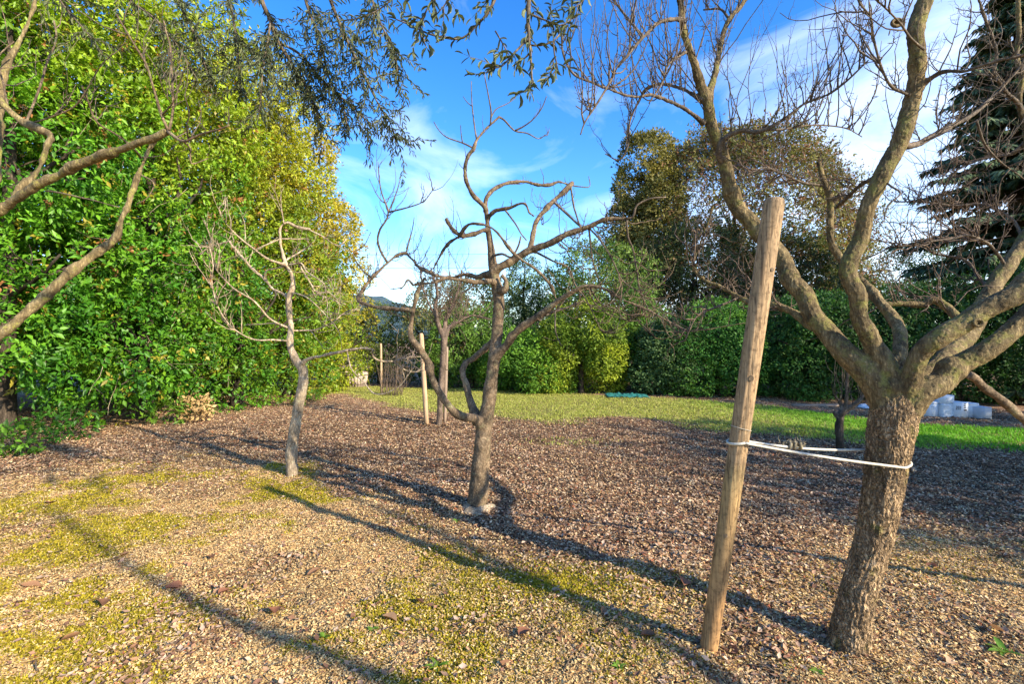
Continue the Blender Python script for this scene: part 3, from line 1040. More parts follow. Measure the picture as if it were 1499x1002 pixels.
# pruning scars: raised collars with a hollow centre
for (sx, sy, dd, r) in ((1432, 473, -0.245, 0.020), (1484, 480, -0.165, 0.013), (1313, 33, -0.22, 0.022)):
    c0 = P(sx, sy, D + dd)
    mb = MB()
    a_ = np.linspace(0, 2 * np.pi, 19)
    n_ = unit(np.array([-0.15, -1.0, 0.05]))
    u_ = unit(np.cross(n_, [0, 0, 1]))
    w_ = np.cross(n_, u_)
    ring = c0 + (np.cos(a_)[:, None] * u_ * r + np.sin(a_)[:, None] * w_ * r * 0.8)
    mb.tube(ring, r * 0.36, 8, cap=False)
    rim = c0 + np.array([0, 0.008, 0]) + np.cos(a_[:-1])[:, None] * u_ * r * 0.8 + np.sin(a_[:-1])[:, None] * w_ * r * 0.65
    mb.add(np.concatenate([rim, [c0 + np.array([0, 0.02, 0])]]), [(i, (i + 1) % 18, 18) for i in range(18)])
    mb.build('pruning_scar', M_mossbark, rt)

# ------------------------------------------------------------------ leaning round stake, its wire, and the rope
m, nt, o = new_mat('weathered_pine')
t = N(nt, 'TexCoord')
mp = N(nt, 'Mapping')
mp.inputs['Scale'].default_value = (1, 1, 0.05)
L(nt, t.outputs['Object'], mp.inputs['Vector'])
n1 = N(nt, 'TexNoise', Scale=95.0, Detail=7.0, Roughness=0.7)
L(nt, mp.outputs[0], n1.inputs['Vector'])
n2 = N(nt, 'TexNoise', Scale=5.0, Detail=4.0, Roughness=0.6)
L(nt, t.outputs['Object'], n2.inputs['Vector'])
c = ramp(nt, n1.outputs['Fac'], [(0.3, (0.12, 0.08, 0.045)), (0.46, (0.31, 0.215, 0.125)), (0.7, (0.46, 0.335, 0.205))])
k = ramp(nt, n2.outputs['Fac'], [(0.35, (0.72, 0.72, 0.70)), (0.65, (1.18, 1.12, 1.02))])
c = mixc(nt, 1.0, c, k, 'MULTIPLY')
mp2 = N(nt, 'Mapping')
mp2.inputs['Scale'].default_value = (1, 1, 0.022)
L(nt, t.outputs['Object'], mp2.inputs['Vector'])
n4 = N(nt, 'TexNoise', Scale=42.0, Detail=3.0, Roughness=0.5)
L(nt, mp2.outputs[0], n4.inputs['Vector'])
c = mixc(nt, 1.0, c, ramp(nt, n4.outputs['Fac'], [(0.44, (1, 1, 1)), (0.475, (0.35, 0.32, 0.3)), (0.50, (1, 1, 1)), (0.62, (1, 1, 1)), (0.64, (0.5, 0.47, 0.44)), (0.66, (1, 1, 1))]), 'MULTIPLY')
n5 = N(nt, 'TexNoise', Scale=38.0, Detail=5.0, Roughness=0.7)
L(nt, t.outputs['Object'], n5.inputs['Vector'])
c = mixc(nt, 1.0, c, ramp(nt, n5.outputs['Fac'], [(0.36, (0.6, 0.58, 0.55)), (0.5, (1, 1, 1))]), 'MULTIPLY')
sx_ = N(nt, 'SeparateXYZ')
L(nt, t.outputs['Object'], sx_.inputs[0])
# the treated lower half is greener, the weathered top greyer
gz = ramp(nt, sx_.outputs['Z'], [(0.25, (1.05, 0.86, 0.62)), (0.95, (1, 1, 0.8)), (1.0, (1.0, 0.98, 0.95))])
c = mixc(nt, 1.0, c, gz, 'MULTIPLY')
b = N(nt, 'Bump', Strength=0.5, Distance=0.004)
L(nt, n1.outputs['Fac'], b.inputs['Height'])
p = N(nt, 'BsdfPrincipled', Roughness=0.8)
L(nt, c, p.inputs['Base Color'])
L(nt, b.outputs[0], p.inputs['Normal'])
L(nt, p.outputs[0], o.inputs['Surface'])
M_post = m
pb = P(1037, 948, 2.50)
pb[2] = -0.25
pb = pb + (pb - P(1134, 290, 2.33)) * 0.0
pt = P(1134, 291, 2.33)
gb = P(1038, 946, 2.50)
axis_p = unit(pt - gb)
base = gb - axis_p * 0.3
post = thing('stake', 'stout round wooden post leaning right beside the furrowed fruit tree', 'post', (gb[0], gb[1], 0))
Lp = np.linalg.norm(pt - base)
ts = np.concatenate([np.linspace(0, Lp - 0.035, 60), [Lp - 0.03, Lp - 0.018, Lp - 0.008, Lp - 0.002, Lp]])
prad = np.interp(ts, [0, Lp], [0.0430, 0.0480])
prad[-5:] = prad[-6] * np.array([0.995, 0.97, 0.92, 0.86, 0.80])
mb = MB()
mb.tube(base + ts[:, None] * axis_p, prad, 40)
V = np.concatenate(mb.v)
# drying checks: shallow cracks running down the grain, and slightly out of round
rel = V - base
s_ = rel @ axis_p
rad_ = rel - s_[:, None] * axis_p
u_ = unit(np.cross(axis_p, [0, 1, 0]))
w_ = np.cross(axis_p, u_)
th = np.arctan2(rad_ @ w_, rad_ @ u_)
dent = 0.02 * np.sin(th * 2 + 1) + 0.012 * np.sin(th * 5 + s_ * 2)
crack = 0
for (t0_, s0, s1, dp) in ((2.0, 0.5, 1.6, 0.16), (1.35, 1.2, 2.3, 0.10), (2.6, 0.2, 0.9, 0.1), (1.75, 1.9, 2.6, 0.12)):
    crack = crack + dp * np.exp(-((th - t0_ - 0.1 * np.sin(s_ * 3)) / 0.07) ** 2) * sstep(s0 - 0.2, s0, s_) * (1 - sstep(s1, s1 + 0.2, s_))
mb.v = [base + s_[:, None] * axis_p + rad_ * (1 + dent - crack)[:, None]]
mb.build('pole', M_post, post)


def ring_on_post(z, r, n=28, tilt=0.0):
    k_ = (z - base[2]) / axis_p[2]
    c_ = base + axis_p * k_
    a_ = np.linspace(0, 2 * np.pi, n + 1)
    pr = np.interp(k_, [0, Lp], [0.0430, 0.0480]) + r
    return c_ + np.cos(a_)[:, None] * np.array([1, 0, 0]) * pr + np.sin(a_)[:, None] * np.array([0, 1, 0]) * pr + np.array([0, 0, 1]) * tilt * np.cos(a_)[:, None]


for (zk, ak, rk) in ((1.42, -1.75, 0.011), (1.95, -1.2, 0.008), (0.62, -2.0, 0.009)):
    k_ = (zk - base[2]) / axis_p[2]
    pr_ = np.interp(k_, [0, Lp], [0.0430, 0.0480]) * 0.985
    n_ = np.array([math.cos(ak), math.sin(ak), 0.0])
    c0 = base + axis_p * k_ + n_ * pr_
    u1 = unit(np.cross(n_, axis_p))
    aa = np.linspace(0, 2 * np.pi, 15)[:-1]
    mb = MB()
    rings = [c0 + np.cos(aa)[:, None] * u1 * rk * q_ + np.sin(aa)[:, None] * axis_p * rk * 1.25 * q_ + n_ * h_ for q_, h_ in ((1.25, -0.003), (1.0, 0.0022), (0.75, 0.0005), (0.45, 0.0018))]
    fs = [(i * 14 + j, i * 14 + (j + 1) % 14, i * 14 + 14 + (j + 1) % 14, i * 14 + 14 + j) for i in range(3) for j in range(14)]
    mb.add(np.concatenate(rings + [[c0 + n_ * 0.002]]), fs)
    mb.f.append(np.array([(42 + j, 42 + (j + 1) % 14, 56) for j in range(14)]))
    mb.build('knot', M_smooth, post)
mb = MB()
mb.tube(ring_on_post(1.165, 0.0015, tilt=-0.012), 0.0016, 6, cap=False)
mb.build('wire', plain_mat('thin_wire', (0.42, 0.38, 0.3), 0.5, 0.5, 0.1), post)

M_rope = plain_mat('white_hose', (0.55, 0.51, 0.42), 0.7, 0.25, 0.3, 45.0, 0.3)
kz = 1.092
kk = (kz - base[2]) / axis_p[2]
pc = base + axis_p * kk
tr_q = RB[0][1]
tc_ = P(1297, 684, 2.55)
rope = thing('tie_rope', 'white rope tie looped round the leaning post and the furrowed trunk', 'rope', (pc[0], pc[1], 0))
rp_r, rt_r = 0.046 + 0.008, 0.103
dv = tc_[:2] - pc[:2]
ang = math.atan2(dv[1], dv[0])
loop = []
z_p, z_t = 1.10, 0.955
for a_ in np.linspace(ang + math.pi * 1.47, ang + math.pi * 0.53, 14):          # round the stake, front to back
    loop.append((pc[0] + math.cos(a_) * rp_r, pc[1] + math.sin(a_) * rp_r, z_p + 0.012 * math.cos(a_ - ang)))
bk = np.array(loop[-1])
e_back = np.array([tc_[0] + math.cos(ang + math.pi * 0.5) * rt_r, tc_[1] + math.sin(ang + math.pi * 0.5) * rt_r, z_t + 0.045])
for t_ in np.linspace(0, 1, 14)[1:-1]:
    q_ = bk * (1 - t_) + e_back * t_
    q_[2] -= 0.02 * math.sin(math.pi * t_)
    loop.append(tuple(q_))
for a_ in np.linspace(ang + math.pi * 0.5, ang - math.pi * 0.5, 18):              # round the trunk, back to front
    f_ = (ang + math.pi * 0.5 - a_) / math.pi
    loop.append((tc_[0] + math.cos(a_) * rt_r, tc_[1] + math.sin(a_) * rt_r, z_t + 0.045 * (1 - f_) - 0.0 * f_))
e_fr = np.array(loop[-1])
s_fr = np.array(loop[0])
for t_ in np.linspace(0, 1, 14)[1:]:
    q_ = e_fr * (1 - t_) + s_fr * t_
    q_[2] -= 0.008 * math.sin(math.pi * t_)
    loop.append(tuple(q_))
loop = np.array(loop)
p2, r2 = smooth_path(loop, np.full(len(loop), 0.0066), 0.02)
mb = MB()
mb.tube(p2, r2, 10)
mb.build('loop', M_rope, rope)
kc = bk * 0.56 + e_back * 0.44
mb = MB()
kr = np.random.RandomState(3)
for i in range(3):
    a_ = np.linspace(0, 2 * np.pi, 9)
    ax = kc + np.array([(i - 1) * 0.03, 0, 0.004])
    mb.tube(np.stack([ax[0] + 0.006 * np.sin(a_ + i), ax[1] + np.cos(a_) * 0.017, ax[2] - 0.012 + np.sin(a_) * 0.017], -1), 0.009, 6, cap=False)
for i in range(40):
    grow(mb, kr, kc + kr.randn(3) * [0.035, 0.006, 0.007], kr.randn(3) + [0, 0, -0.2], 0.045, 0.003, 4, 0.5, 0)
tag(mb.build('knot', plain_mat('frayed_rope', (0.22, 0.19, 0.13), 0.9, 0.1, 0.4, 90.0), rope), kind='stuff')
mb = MB()
ec = tc_ + np.array([math.cos(-0.62) * (rt_r + 0.002), math.sin(-0.62) * (rt_r + 0.002), -0.002])
mb.tube([ec + [-0.016, -0.018, 0.001], ec, ec + [0.014, 0.012, 0.004], ec + [0.012, 0.03, 0.006]], [0.0105, 0.0115, 0.0115, 0.0105], 12)
mb.build('end_cap', plain_mat('black_rubber', (0.02, 0.02, 0.02), 0.5, 0.4, 0.1), rope)

# natural pole propping the right-hand limb
prop = thing('prop_branch', 'long bare branch slanting down to the ground under the right limbs of the fruit tree', 'branch', (3.95, 2.78, 0))
q, r = trace(2.62, [(1420, 549, 0), (1445, 570, 0.02), (1481, 599, 0.04), (1530, 648, 0.07), (1600, 730, 0.12), (1680, 800, 0.15), (1790, 925, 0.17)], 12, 17)
woody(prop, [('shaft', q, r)], 0.007, {'shaft': M_smooth, 'limb': M_smooth}, bark_fine(0.012, 55))

# ------------------------------------------------------------------ crooked bare tree in the middle
D = 4.67
ct = thing('bare_tree', 'crooked leafless tree with pale base ring and low side stem amid the mulch', 'tree', P(699, 746, 4.6))
ct.location.z = 0
RB = []
rb('trunk', [(698, 775, 0, 38), (699, 748, 0, 34), (702, 700, 0, 30), (706, 661, 0, 28), (710, 620, 0, 26), (715, 592, 0, 22), (720, 552, 0, 20), (724, 522, 0, 19), (728, 480, 0.02, 20), (730, 438, 0.03, 18), (724, 404, 0.03, 17), (719, 365, 0.03, 12),
             (714, 332, 0.02, 9), (711, 301, 0.0)], 42, 7)
rb('limb', [(706, 625, -0.02), (696, 614, -0.08, 14), (680, 611, -0.14, 13), (663, 603, -0.2, 13), (649, 586, -0.24, 12), (636, 561, -0.28, 12), (624, 525, -0.32, 12), (607, 505, -0.35, 10), (601, 492, -0.36, 9), (605, 463, -0.38, 8), (609, 441, -0.4, 7), (612, 427, -0.4, 6), (622, 405, -0.42)], 16, 4)
c1 = rb('limb', [(606, 458, -0.38), (596, 453, -0.36, 7), (575, 452, -0.3, 7), (550, 450, -0.22, 6.5), (532, 444, -0.15, 6), (525, 438, -0.1, 5.5), (530, 426, -0.05, 5.5), (539, 413, 0.0, 5), (553, 399, 0.06, 5), (568, 385, 0.12, 4.5), (584, 372, 0.18, 4), (596, 370, 0.22)], 8, 3.5)
c2 = rb('branch', [(567, 386, 0.12), (556, 365, 0.08), (553, 351, 0.05), (557, 335, 0.0), (568, 312, -0.05), (557, 276, -0.1), (553, 237, -0.14)], 4.4, 1.5)
c3 = rb('branch', [(568, 312, -0.05), (581, 281, -0.02), (587, 256, 0.02)], 2.8, 1.2)
c4 = rb('branch', [(568, 311, -0.05), (595, 304, -0.12), (620, 295, -0.18), (637, 274, -0.22)], 3, 1.3)
c5 = rb('branch', [(594, 371, 0.22), (603, 340, 0.26), (606, 318, 0.3)], 2.8, 1.2)
c6 = rb('branch', [(595, 371, 0.22), (606, 384, 0.1), (622, 398, -0.02), (640, 404, -0.1)], 3.4, 3.4)
c7 = rb('branch', [(545, 407, 0.02), (530, 395, 0.1), (517, 371, 0.16), (533, 360, 0.2), (543, 340, 0.24)], 3, 1.3)
rb('limb', [(700, 620, 0.02), (694, 606, 0.08, 14), (689, 589, 0.12, 12), (682, 564, 0.16, 10), (678, 547, 0.2, 10), (681, 532, 0.24, 10), (696, 522, 0.26, 9), (713, 506, 0.24, 9), (728, 492, 0.2)], 16, 8)
cA = rb('limb', [(711, 305, 0.0), (705, 298, -0.03, 7), (692, 286, -0.08, 6.5), (683, 265, -0.14, 6.5), (681, 245, -0.18, 6), (686, 228, -0.2, 5.5), (692, 219, -0.22, 5), (697, 206, -0.22, 4.5), (710, 190, -0.2, 4.5), (731, 171, -0.16)], 8, 4)
cA2 = rb('branch', [(730, 171, -0.16), (738, 176, -0.1), (753, 191, -0.04), (771, 195, 0.0), (788, 203, 0.05), (798, 198, 0.08)], 3.6, 1.4)
cA3 = rb('branch', [(754, 191, -0.04), (768, 184, -0.06), (782, 173, -0.1), (793, 158, -0.14), (800, 141, -0.16)], 3, 1.4)
cA4 = rb('branch', [(718, 182, -0.2), (719, 165, -0.24), (716, 146, -0.27), (712, 125, -0.3), (709, 105, -0.32)], 3, 1.4)
cA5 = rb('branch', [(718, 174, -0.2), (726, 160, -0.14), (742, 152, -0.1), (755, 143, -0.06)], 2.4, 1.2)
cA6 = rb('branch', [(698, 203, -0.22), (694, 180, -0.17), (691, 156, -0.13), (690, 119, -0.1)], 2.8, 1.2)
cA7 = rb('branch', [(691, 216, -0.22), (676, 209, -0.28), (653, 200, -0.34), (642, 190, -0.38), (635, 178, -0.4)], 3, 1.3)
cA8 = rb('branch', [(677, 209, -0.28), (675, 195, -0.3), (674, 183, -0.32)], 2.2, 1.2)
cA9 = rb('branch', [(692, 156, -0.13), (684, 150, -0.1), (678, 141, -0.08)], 1.8, 1.0)
cB = rb('limb', [(711, 310, 0.0), (712, 290, 0.04, 7), (724, 276, 0.1, 6.5), (744, 268, 0.16, 6), (768, 267, 0.22, 5.5), (788, 271, 0.27, 5.5), (805, 270, 0.31, 5), (816, 266, 0.34, 4.5), (834, 271, 0.38)], 8, 3.6)
cB2 = rb('branch', [(832, 270, 0.38), (848, 273, 0.42), (863, 273, 0.46), (862, 258, 0.48)], 2.6, 1.2)
cC = rb('limb', [(713, 324, 0.02), (723, 310, -0.05, 5.5), (746, 304, -0.12, 5), (763, 298, -0.18, 4.8), (769, 300, -0.2, 4.2), (774, 311, -0.22, 4), (782, 317, -0.25)], 6.5, 3)
cC2 = rb('branch', [(739, 307, -0.1), (755, 329, -0.16), (763, 343, -0.2), (770, 352, -0.24)], 3.2, 2)
cE = rb('limb', [(722, 399, 0.03), (736, 390, -0.02, 13), (752, 382, -0.06, 12), (777, 367, -0.12, 12), (806, 357, -0.2, 11), (832, 343, -0.28, 10), (857, 333, -0.34, 8.5), (883, 324, -0.4, 7.5), (918, 319, -0.46)], 16, 5)
cE2 = rb('branch', [(916, 320, -0.46), (927, 317, -0.48), (932, 301, -0.5), (950, 292, -0.52), (975, 289, -0.54)], 4, 2.5)
cE3 = rb('branch', [(918, 319, -0.46), (920, 348, -0.42), (928, 370, -0.38), (937, 424, -0.32), (950, 456, -0.28)], 4, 2.4)
cE4 = rb('branch', [(862, 333, -0.34), (864, 352, -0.3), (866, 374, -0.26), (873, 399, -0.22), (880, 420, -0.2)], 3.6, 1.8)
cE5 = rb('branch', [(862, 334, -0.34), (880, 354, -0.4), (899, 386, -0.46), (912, 412, -0.5), (937, 429, -0.54)], 3.4, 1.8)
cE6 = rb('branch', [(780, 367, -0.12), (809, 382, -0.02), (832, 392, 0.06), (841, 415, 0.12), (860, 443, 0.18), (880, 484, 0.22)], 3.6, 1.7)
cD = rb('limb', [(776, 368, -0.12), (780, 345, -0.08, 8), (785, 325, -0.04, 7.5), (800, 306, 0.0, 8), (819, 287, 0.05, 8), (839, 267, 0.1)], 9, 7)
cF = rb('branch', [(810, 296, 0.02), (832, 316, -0.06), (852, 334, -0.3)], 4.2, 3.5)
cD2 = rb('branch', [(835, 272, 0.08), (840, 303, 0.0), (850, 334, -0.3)], 3.2, 2.6)
cG = rb('limb', [(674, 345, -0.12), (684, 330, -0.2, 5), (701, 328, -0.28, 4.8), (718, 333, -0.32, 4.8), (732, 346, -0.34, 4.6), (751, 371, -0.34, 4.4), (784, 394, -0.32, 4.2), (800, 410, -0.3, 4), (811, 428, -0.28, 4), (814, 444, -0.27)], 6, 3.5)
cH = rb('limb', [(717, 338, 0.02), (707, 338, -0.02, 7), (696, 343, -0.06, 7), (679, 347, -0.1, 7), (672, 344, -0.12, 6.5), (661, 335, -0.15, 6.5), (652, 320, -0.18)], 8, 6)
cH2 = rb('branch', [(674, 346, -0.1), (656, 357, -0.02), (645, 374, 0.04), (634, 395, 0.08)], 5, 3.5)
cI = rb('limb', [(724, 402, 0.03), (710, 403, 0.08, 8), (696, 405, 0.14, 7.5), (680, 402, 0.18, 6.5), (665, 406, 0.22, 6.5), (642, 404, 0.24, 6.5), (623, 396, 0.25, 6), (607, 387, 0.26)], 10, 4.5)
cJ = rb('limb', [(730, 415, 0.03), (716, 412, -0.06, 8), (696, 413, -0.1, 7.5), (673, 410, -0.14, 6), (651, 408, -0.17, 5.5), (634, 414, -0.2, 5), (606, 418, -0.22)], 10, 4)
cK = rb('branch', [(606, 418, -0.22), (597, 410, -0.26), (592, 418, -0.28), (586, 424, -0.3)], 3.8, 2.2)
cM = rb('limb', [(722, 524, 0.0), (738, 509, -0.06, 13), (752, 491, -0.12, 12), (774, 472, -0.18, 12), (803, 452, -0.26, 11.5), (825, 436, -0.32, 9.5), (857, 419, -0.4, 6), (886, 424, -0.46, 5.4), (912, 440, -0.5, 4.6), (950, 456, -0.55, 4), (975, 469, -0.58, 3.8), (1007, 485, -0.6)], 17, 3)
cM2 = rb('branch', [(776, 472, -0.16), (809, 457, -0.06), (835, 449, 0.0), (854, 440, 0.05)], 7, 2.5)
cM3 = rb('branch', [(813, 454, -0.28), (813, 485, -0.34), (822, 507, -0.4)], 3, 1.6)
cM4 = rb('branch', [(862, 420, -0.4), (880, 445, -0.3), (900, 452, -0.24), (915, 468, -0.2), (940, 470, -0.16)], 2.8, 1.4)
cO = rb('branch', [(720, 374, 0.0), (735, 373, -0.12), (749, 377, -0.18), (758, 362, -0.22), (762, 346, -0.24)], 4.6, 2.6)
cN = rb('limb', [(728, 428, 0.02), (739, 424, -0.05, 9), (741, 412, -0.06, 8), (735, 402, -0.05)], 10, 7)
RB = [(a0_, b0_, c0_ * 0.9) for a0_, b0_, c0_ in RB]
woody(ct, RB, 0.0075, {'trunk': M_smooth, 'limb': M_smooth, 'branch': M_twig}, bark_fine(0.012, 77), seed=20)
twigs_on(ct, rr_, [cE, cM, cE3, cE4, cE5, cE6, cM4, cD, cM2], 12, M_smooth, (0.15, 0.7), 0.0052, 0.22, 0.22, 0.3, 0.0, bias=(0.1, -0.2, -0.75), t0=0.3, nseg=9)
twigs_on(ct, rr_, [c1, c2, c4, c6, cI, cJ, cH, cK], 12, M_twig, (0.1, 0.5), 0.0046, 0.25, 0.22, 0.2, 0.0, bias=(0, 0, 0.1), t0=0.3, nseg=8)
twigs_on(ct, rr_, [cA, cB, cC, cG, cA2, cA3], 6, M_twig, (0.08, 0.28), 0.0042, 0.2, 0.16, 0.1, 0.0, bias=(0, 0, 0.5), t0=0.3, nseg=6)
mb = MB()
a_ = np.linspace(0, 2 * np.pi, 33)
cb = np.array([P(699, 746, 4.6)[0], 4.6, 0.0])
rw = 0.118 + 0.018 * np.sin(a_ * 3 + 1) + 0.01 * np.sin(a_ * 7)
lo = np.stack([cb[0] + np.cos(a_) * (rw + 0.05), cb[1] + np.sin(a_) * (rw + 0.05), np.full(33, -0.01)], -1)[:-1]
mi = np.stack([cb[0] + np.cos(a_) * (rw + 0.02), cb[1] + np.sin(a_) * (rw + 0.02), np.full(33, 0.022)], -1)[:-1]
hi = np.stack([cb[0] + np.cos(a_) * (rw - 0.04), cb[1] + np.sin(a_) * (rw - 0.04), np.full(33, 0.038)], -1)[:-1]
fs = []
for k_ in range(2):
    for i in range(32):
        fs.append((k_ * 32 + i, k_ * 32 + (i + 1) % 32, k_ * 32 + 32 + (i + 1) % 32, k_ * 32 + 32 + i))
mb.add(np.concatenate([lo, mi, hi]), fs)
mb.build('root_collar', M_pale, ct)

# ------------------------------------------------------------------ slim bare tree in front of the hedge
D = 5.75
lt = thing('bare_tree', 'slim pale leafless tree standing before the tall green hedge on the left', 'tree', P(428, 697, 5.7))
lt.location.z = 0
RB = []
rb('trunk', [(428, 720, 0, 24), (428, 697, 0, 21), (427, 660, 0, 19), (433, 620, 0, 18), (440, 580, 0, 18), (444, 555, 0, 16), (443, 541, 0, 15), (433, 527, 0, 13), (425, 506, 0, 12), (426, 479, 0, 11.5), (423, 457, 0, 11), (423, 438, 0, 9.5), (429, 417, 0, 8.5), (427, 403, 0, 8),
             (419, 387, 0, 7), (413, 368, 0, 6), (410, 349, 0, 5.5), (411, 333, 0, 5), (420, 326, 0.02, 5), (436, 333, 0.06, 4.6), (454, 336, 0.1)], 24, 4)
l1 = rb('limb', [(420, 388, 0), (405, 384, -0.06, 5), (390, 378, -0.12, 4.6), (371, 364, -0.2, 4.6), (352, 349, -0.28, 4.2), (330, 326, -0.36, 3.8), (320, 306, -0.4)], 7, 3)
l2 = rb('limb', [(423, 436, 0), (411, 429, 0.08, 6), (398, 423, 0.14, 5.6), (388, 409, 0.2, 5.4), (368, 392, 0.28, 5), (347, 368, 0.36, 4.4), (336, 353, 0.4)], 8, 3.8)
l2b = rb('branch', [(338, 353, 0.4), (322, 357, 0.44), (309, 361, 0.46), (290, 374, 0.5)], 3.4, 2.4)
l3 = rb('branch', [(387, 410, 0.2), (389, 398, 0.16), (400, 394, 0.1), (418, 390, 0.02)], 3.4, 3)
l4 = rb('branch', [(425, 481, 0), (408, 474, -0.1), (392, 465, -0.18), (371, 440, -0.28), (341, 422, -0.36), (314, 390, -0.42), (308, 349, -0.46), (299, 322, -0.48)], 4.2, 1.8)
l5 = rb('branch', [(424, 500, 0), (400, 498, -0.14), (371, 497, -0.26), (344, 483, -0.36), (320, 452, -0.42), (310, 414, -0.46), (312, 390, -0.48), (306, 360, -0.5)], 3.6, 1.9)
l6 = rb('branch', [(424, 478, 0), (400, 474, 0.14), (382, 475, 0.2), (360, 476, 0.28)], 3, 1.6)
r1_ = rb('branch', [(418, 382, 0), (432, 373, 0.1), (446, 365, 0.18), (456, 358, 0.24)], 4.4, 2.2)
r2_ = rb('branch', [(421, 389, 0), (441, 386, -0.1), (449, 398, -0.16), (473, 414, -0.24), (477, 430, -0.28)], 4, 2)
r3_ = rb('branch', [(436, 385, -0.08), (452, 411, -0.04), (465, 430, 0.02), (484, 438, 0.06), (506, 446, 0.1)], 3.6, 1.8)
r4_ = rb('branch', [(425, 428, 0), (440, 432, -0.1), (452, 438, -0.16), (468, 452, -0.22), (487, 472, -0.26)], 3.4, 1.8)
r5_ = rb('branch', [(427, 484, 0), (445, 484, 0.1), (462, 483, 0.18), (487, 472, 0.26), (506, 457, 0.34), (524, 452, 0.4)], 3.4, 2.6)
r6_ = rb('limb', [(440, 538, 0), (452, 526, -0.06, 8), (484, 519, -0.16, 7), (519, 512, -0.26, 6.4), (546, 511, -0.34)], 11, 5.5)
r6b = rb('branch', [(545, 511, -0.34), (547, 523, -0.3), (558, 529, -0.26), (576, 529, -0.22), (593, 524, -0.18), (617, 523, -0.14)], 4.6, 2)
r6c = rb('branch', [(508, 515, -0.24), (511, 530, -0.3), (516, 543, -0.34), (533, 561, -0.4), (546, 576, -0.44), (558, 578, -0.46), (570, 574, -0.48), (585, 565, -0.5), (602, 543, -0.52)], 2.8, 2)
r6d = rb('branch', [(576, 529, -0.22), (590, 540, -0.14), (605, 545, -0.08), (618, 541, -0.02)], 3, 1.8)
r7_ = rb('branch', [(450, 335, 0.1), (473, 347, 0.16), (495, 360, 0.22), (508, 350, 0.26)], 3.4, 1.8)
r8_ = rb('branch', [(416, 328, 0), (412, 305, -0.04), (411, 285, -0.06)], 3, 1.8)
r9_ = rb('branch', [(411, 350, 0), (430, 350, 0.1), (452, 350, 0.2)], 3.4, 2)
r10 = rb('branch', [(410, 350, 0), (398, 355, -0.1), (382, 362, -0.18), (372, 366, -0.2)], 3.4, 2.4)
RB = [(a0_, b0_, c0_ * (0.9 if a0_ == 'trunk' else 0.75)) for a0_, b0_, c0_ in RB]
woody(lt, RB, 0.0075, {'trunk': M_pale, 'limb': M_pale, 'branch': M_pale}, bark_fine(0.012, 87), seed=40)
twigs_on(lt, rr_, [l1, l2, l2b, l4, l5, r8_], 10, M_pale, (0.15, 0.55), 0.0055, 0.22, 0.2, 0.25, 0.0, bias=(0, -0.2, 0.3), t0=0.3)
twigs_on(lt, rr_, [r2_, r3_, r4_, r5_, r7_, r9_, r1_, r6b, r6d], 12, M_pale, (0.15, 0.55), 0.0055, 0.12, 0.24, 0.3, 0.0, bias=(0.3, -0.2, 0.0), t0=0.2)

# ------------------------------------------------------------------ tree whose limbs reach in from the left edge
D = 3.0
nt_ = thing('fruit_tree', 'near leafless tree just outside the left edge with yellow green limbs reaching in', 'tree', (-3.8, 3.0, 0))
RB = []
RB.append(('trunk', np.array([[-3.85, 3.0, -0.15], [-3.84, 3.0, 0.5], [-3.8, 3.0, 1.2], [-3.72, 3.0, 1.75], [-3.62, 3.0, 2.2]]), np.array([0.16, 0.13, 0.115, 0.1, 0.075])))
nP = rb('limb', [(-110, 400, 0.0), (-50, 340, -0.02), (0, 305, -0.03, 24), (20, 294, -0.04, 22), (51, 275, -0.08, 20), (68, 266, -0.1, 19), (112, 244, -0.15, 18), (163, 224, -0.22, 17), (204, 207, -0.28, 16), (246, 192, -0.34)], 34, 14)
nQ = rb('limb', [(14, 298, -0.04), (34, 275, 0.02, 17), (58, 244, 0.08, 15), (71, 217, 0.12, 15), (75, 199, 0.14, 15), (60, 189, 0.15, 15), (44, 183, 0.15, 14), (17, 166, 0.14, 14), (0, 148, 0.13, 14), (-30, 110, 0.1, 12), (-50, 50, 0.08)], 20, 10)
nS = rb('limb', [(-120, 540, 0.0), (-50, 525, 0.05), (0, 490, 0.1, 24), (36, 459, 0.15, 20), (72, 427, 0.2, 19), (108, 398, 0.26, 18), (151, 366, 0.32, 16), (176, 337, 0.36, 13), (187, 294, 0.4, 11), (205, 251, 0.44, 11), (217, 220, 0.48, 10), (235, 195, 0.5)], 34, 8)
nV = rb('limb', [(-70, 340, 0.2), (-20, 290, 0.25, 24), (-2, 220, 0.3, 22), (0, 160, 0.34, 18), (10, 95, 0.38, 14), (34, 45, 0.42, 10), (50, 0, 0.44, 9), (58, -40, 0.45)], 28, 8)
n1_ = rb('branch', [(246, 190, -0.34), (236, 165, -0.36), (225, 128, -0.4), (216, 98, -0.44), (200, 70, -0.48), (170, 20, -0.52)], 6, 3)
n2_ = rb('branch', [(248, 190, -0.34), (254, 158, -0.3), (252, 120, -0.26), (250, 80, -0.22), (240, 30, -0.2)], 6, 3)
n3_ = rb('branch', [(238, 168, -0.36), (254, 148, -0.42), (264, 118, -0.46), (270, 100, -0.5)], 4, 2)
n4_ = rb('branch', [(246, 192, -0.34), (268, 207, -0.4), (295, 196, -0.44), (320, 190, -0.48), (336, 184, -0.5)], 6.5, 3)
n5_ = rb('branch', [(268, 207, -0.4), (279, 218, -0.36), (280, 240, -0.34), (305, 232, -0.3)], 3.5, 2)
n6_ = rb('branch', [(37, 180, 0.15), (50, 150, 0.2), (58, 128, 0.24), (68, 95, 0.28), (82, 60, 0.32), (78, 30, 0.34)], 7, 4)
n7_ = rb('branch', [(47, 180, 0.15), (75, 171, 0.1), (109, 156, 0.06), (129, 127, 0.02), (145, 100, 0.0), (165, 78, -0.02)], 4, 2)
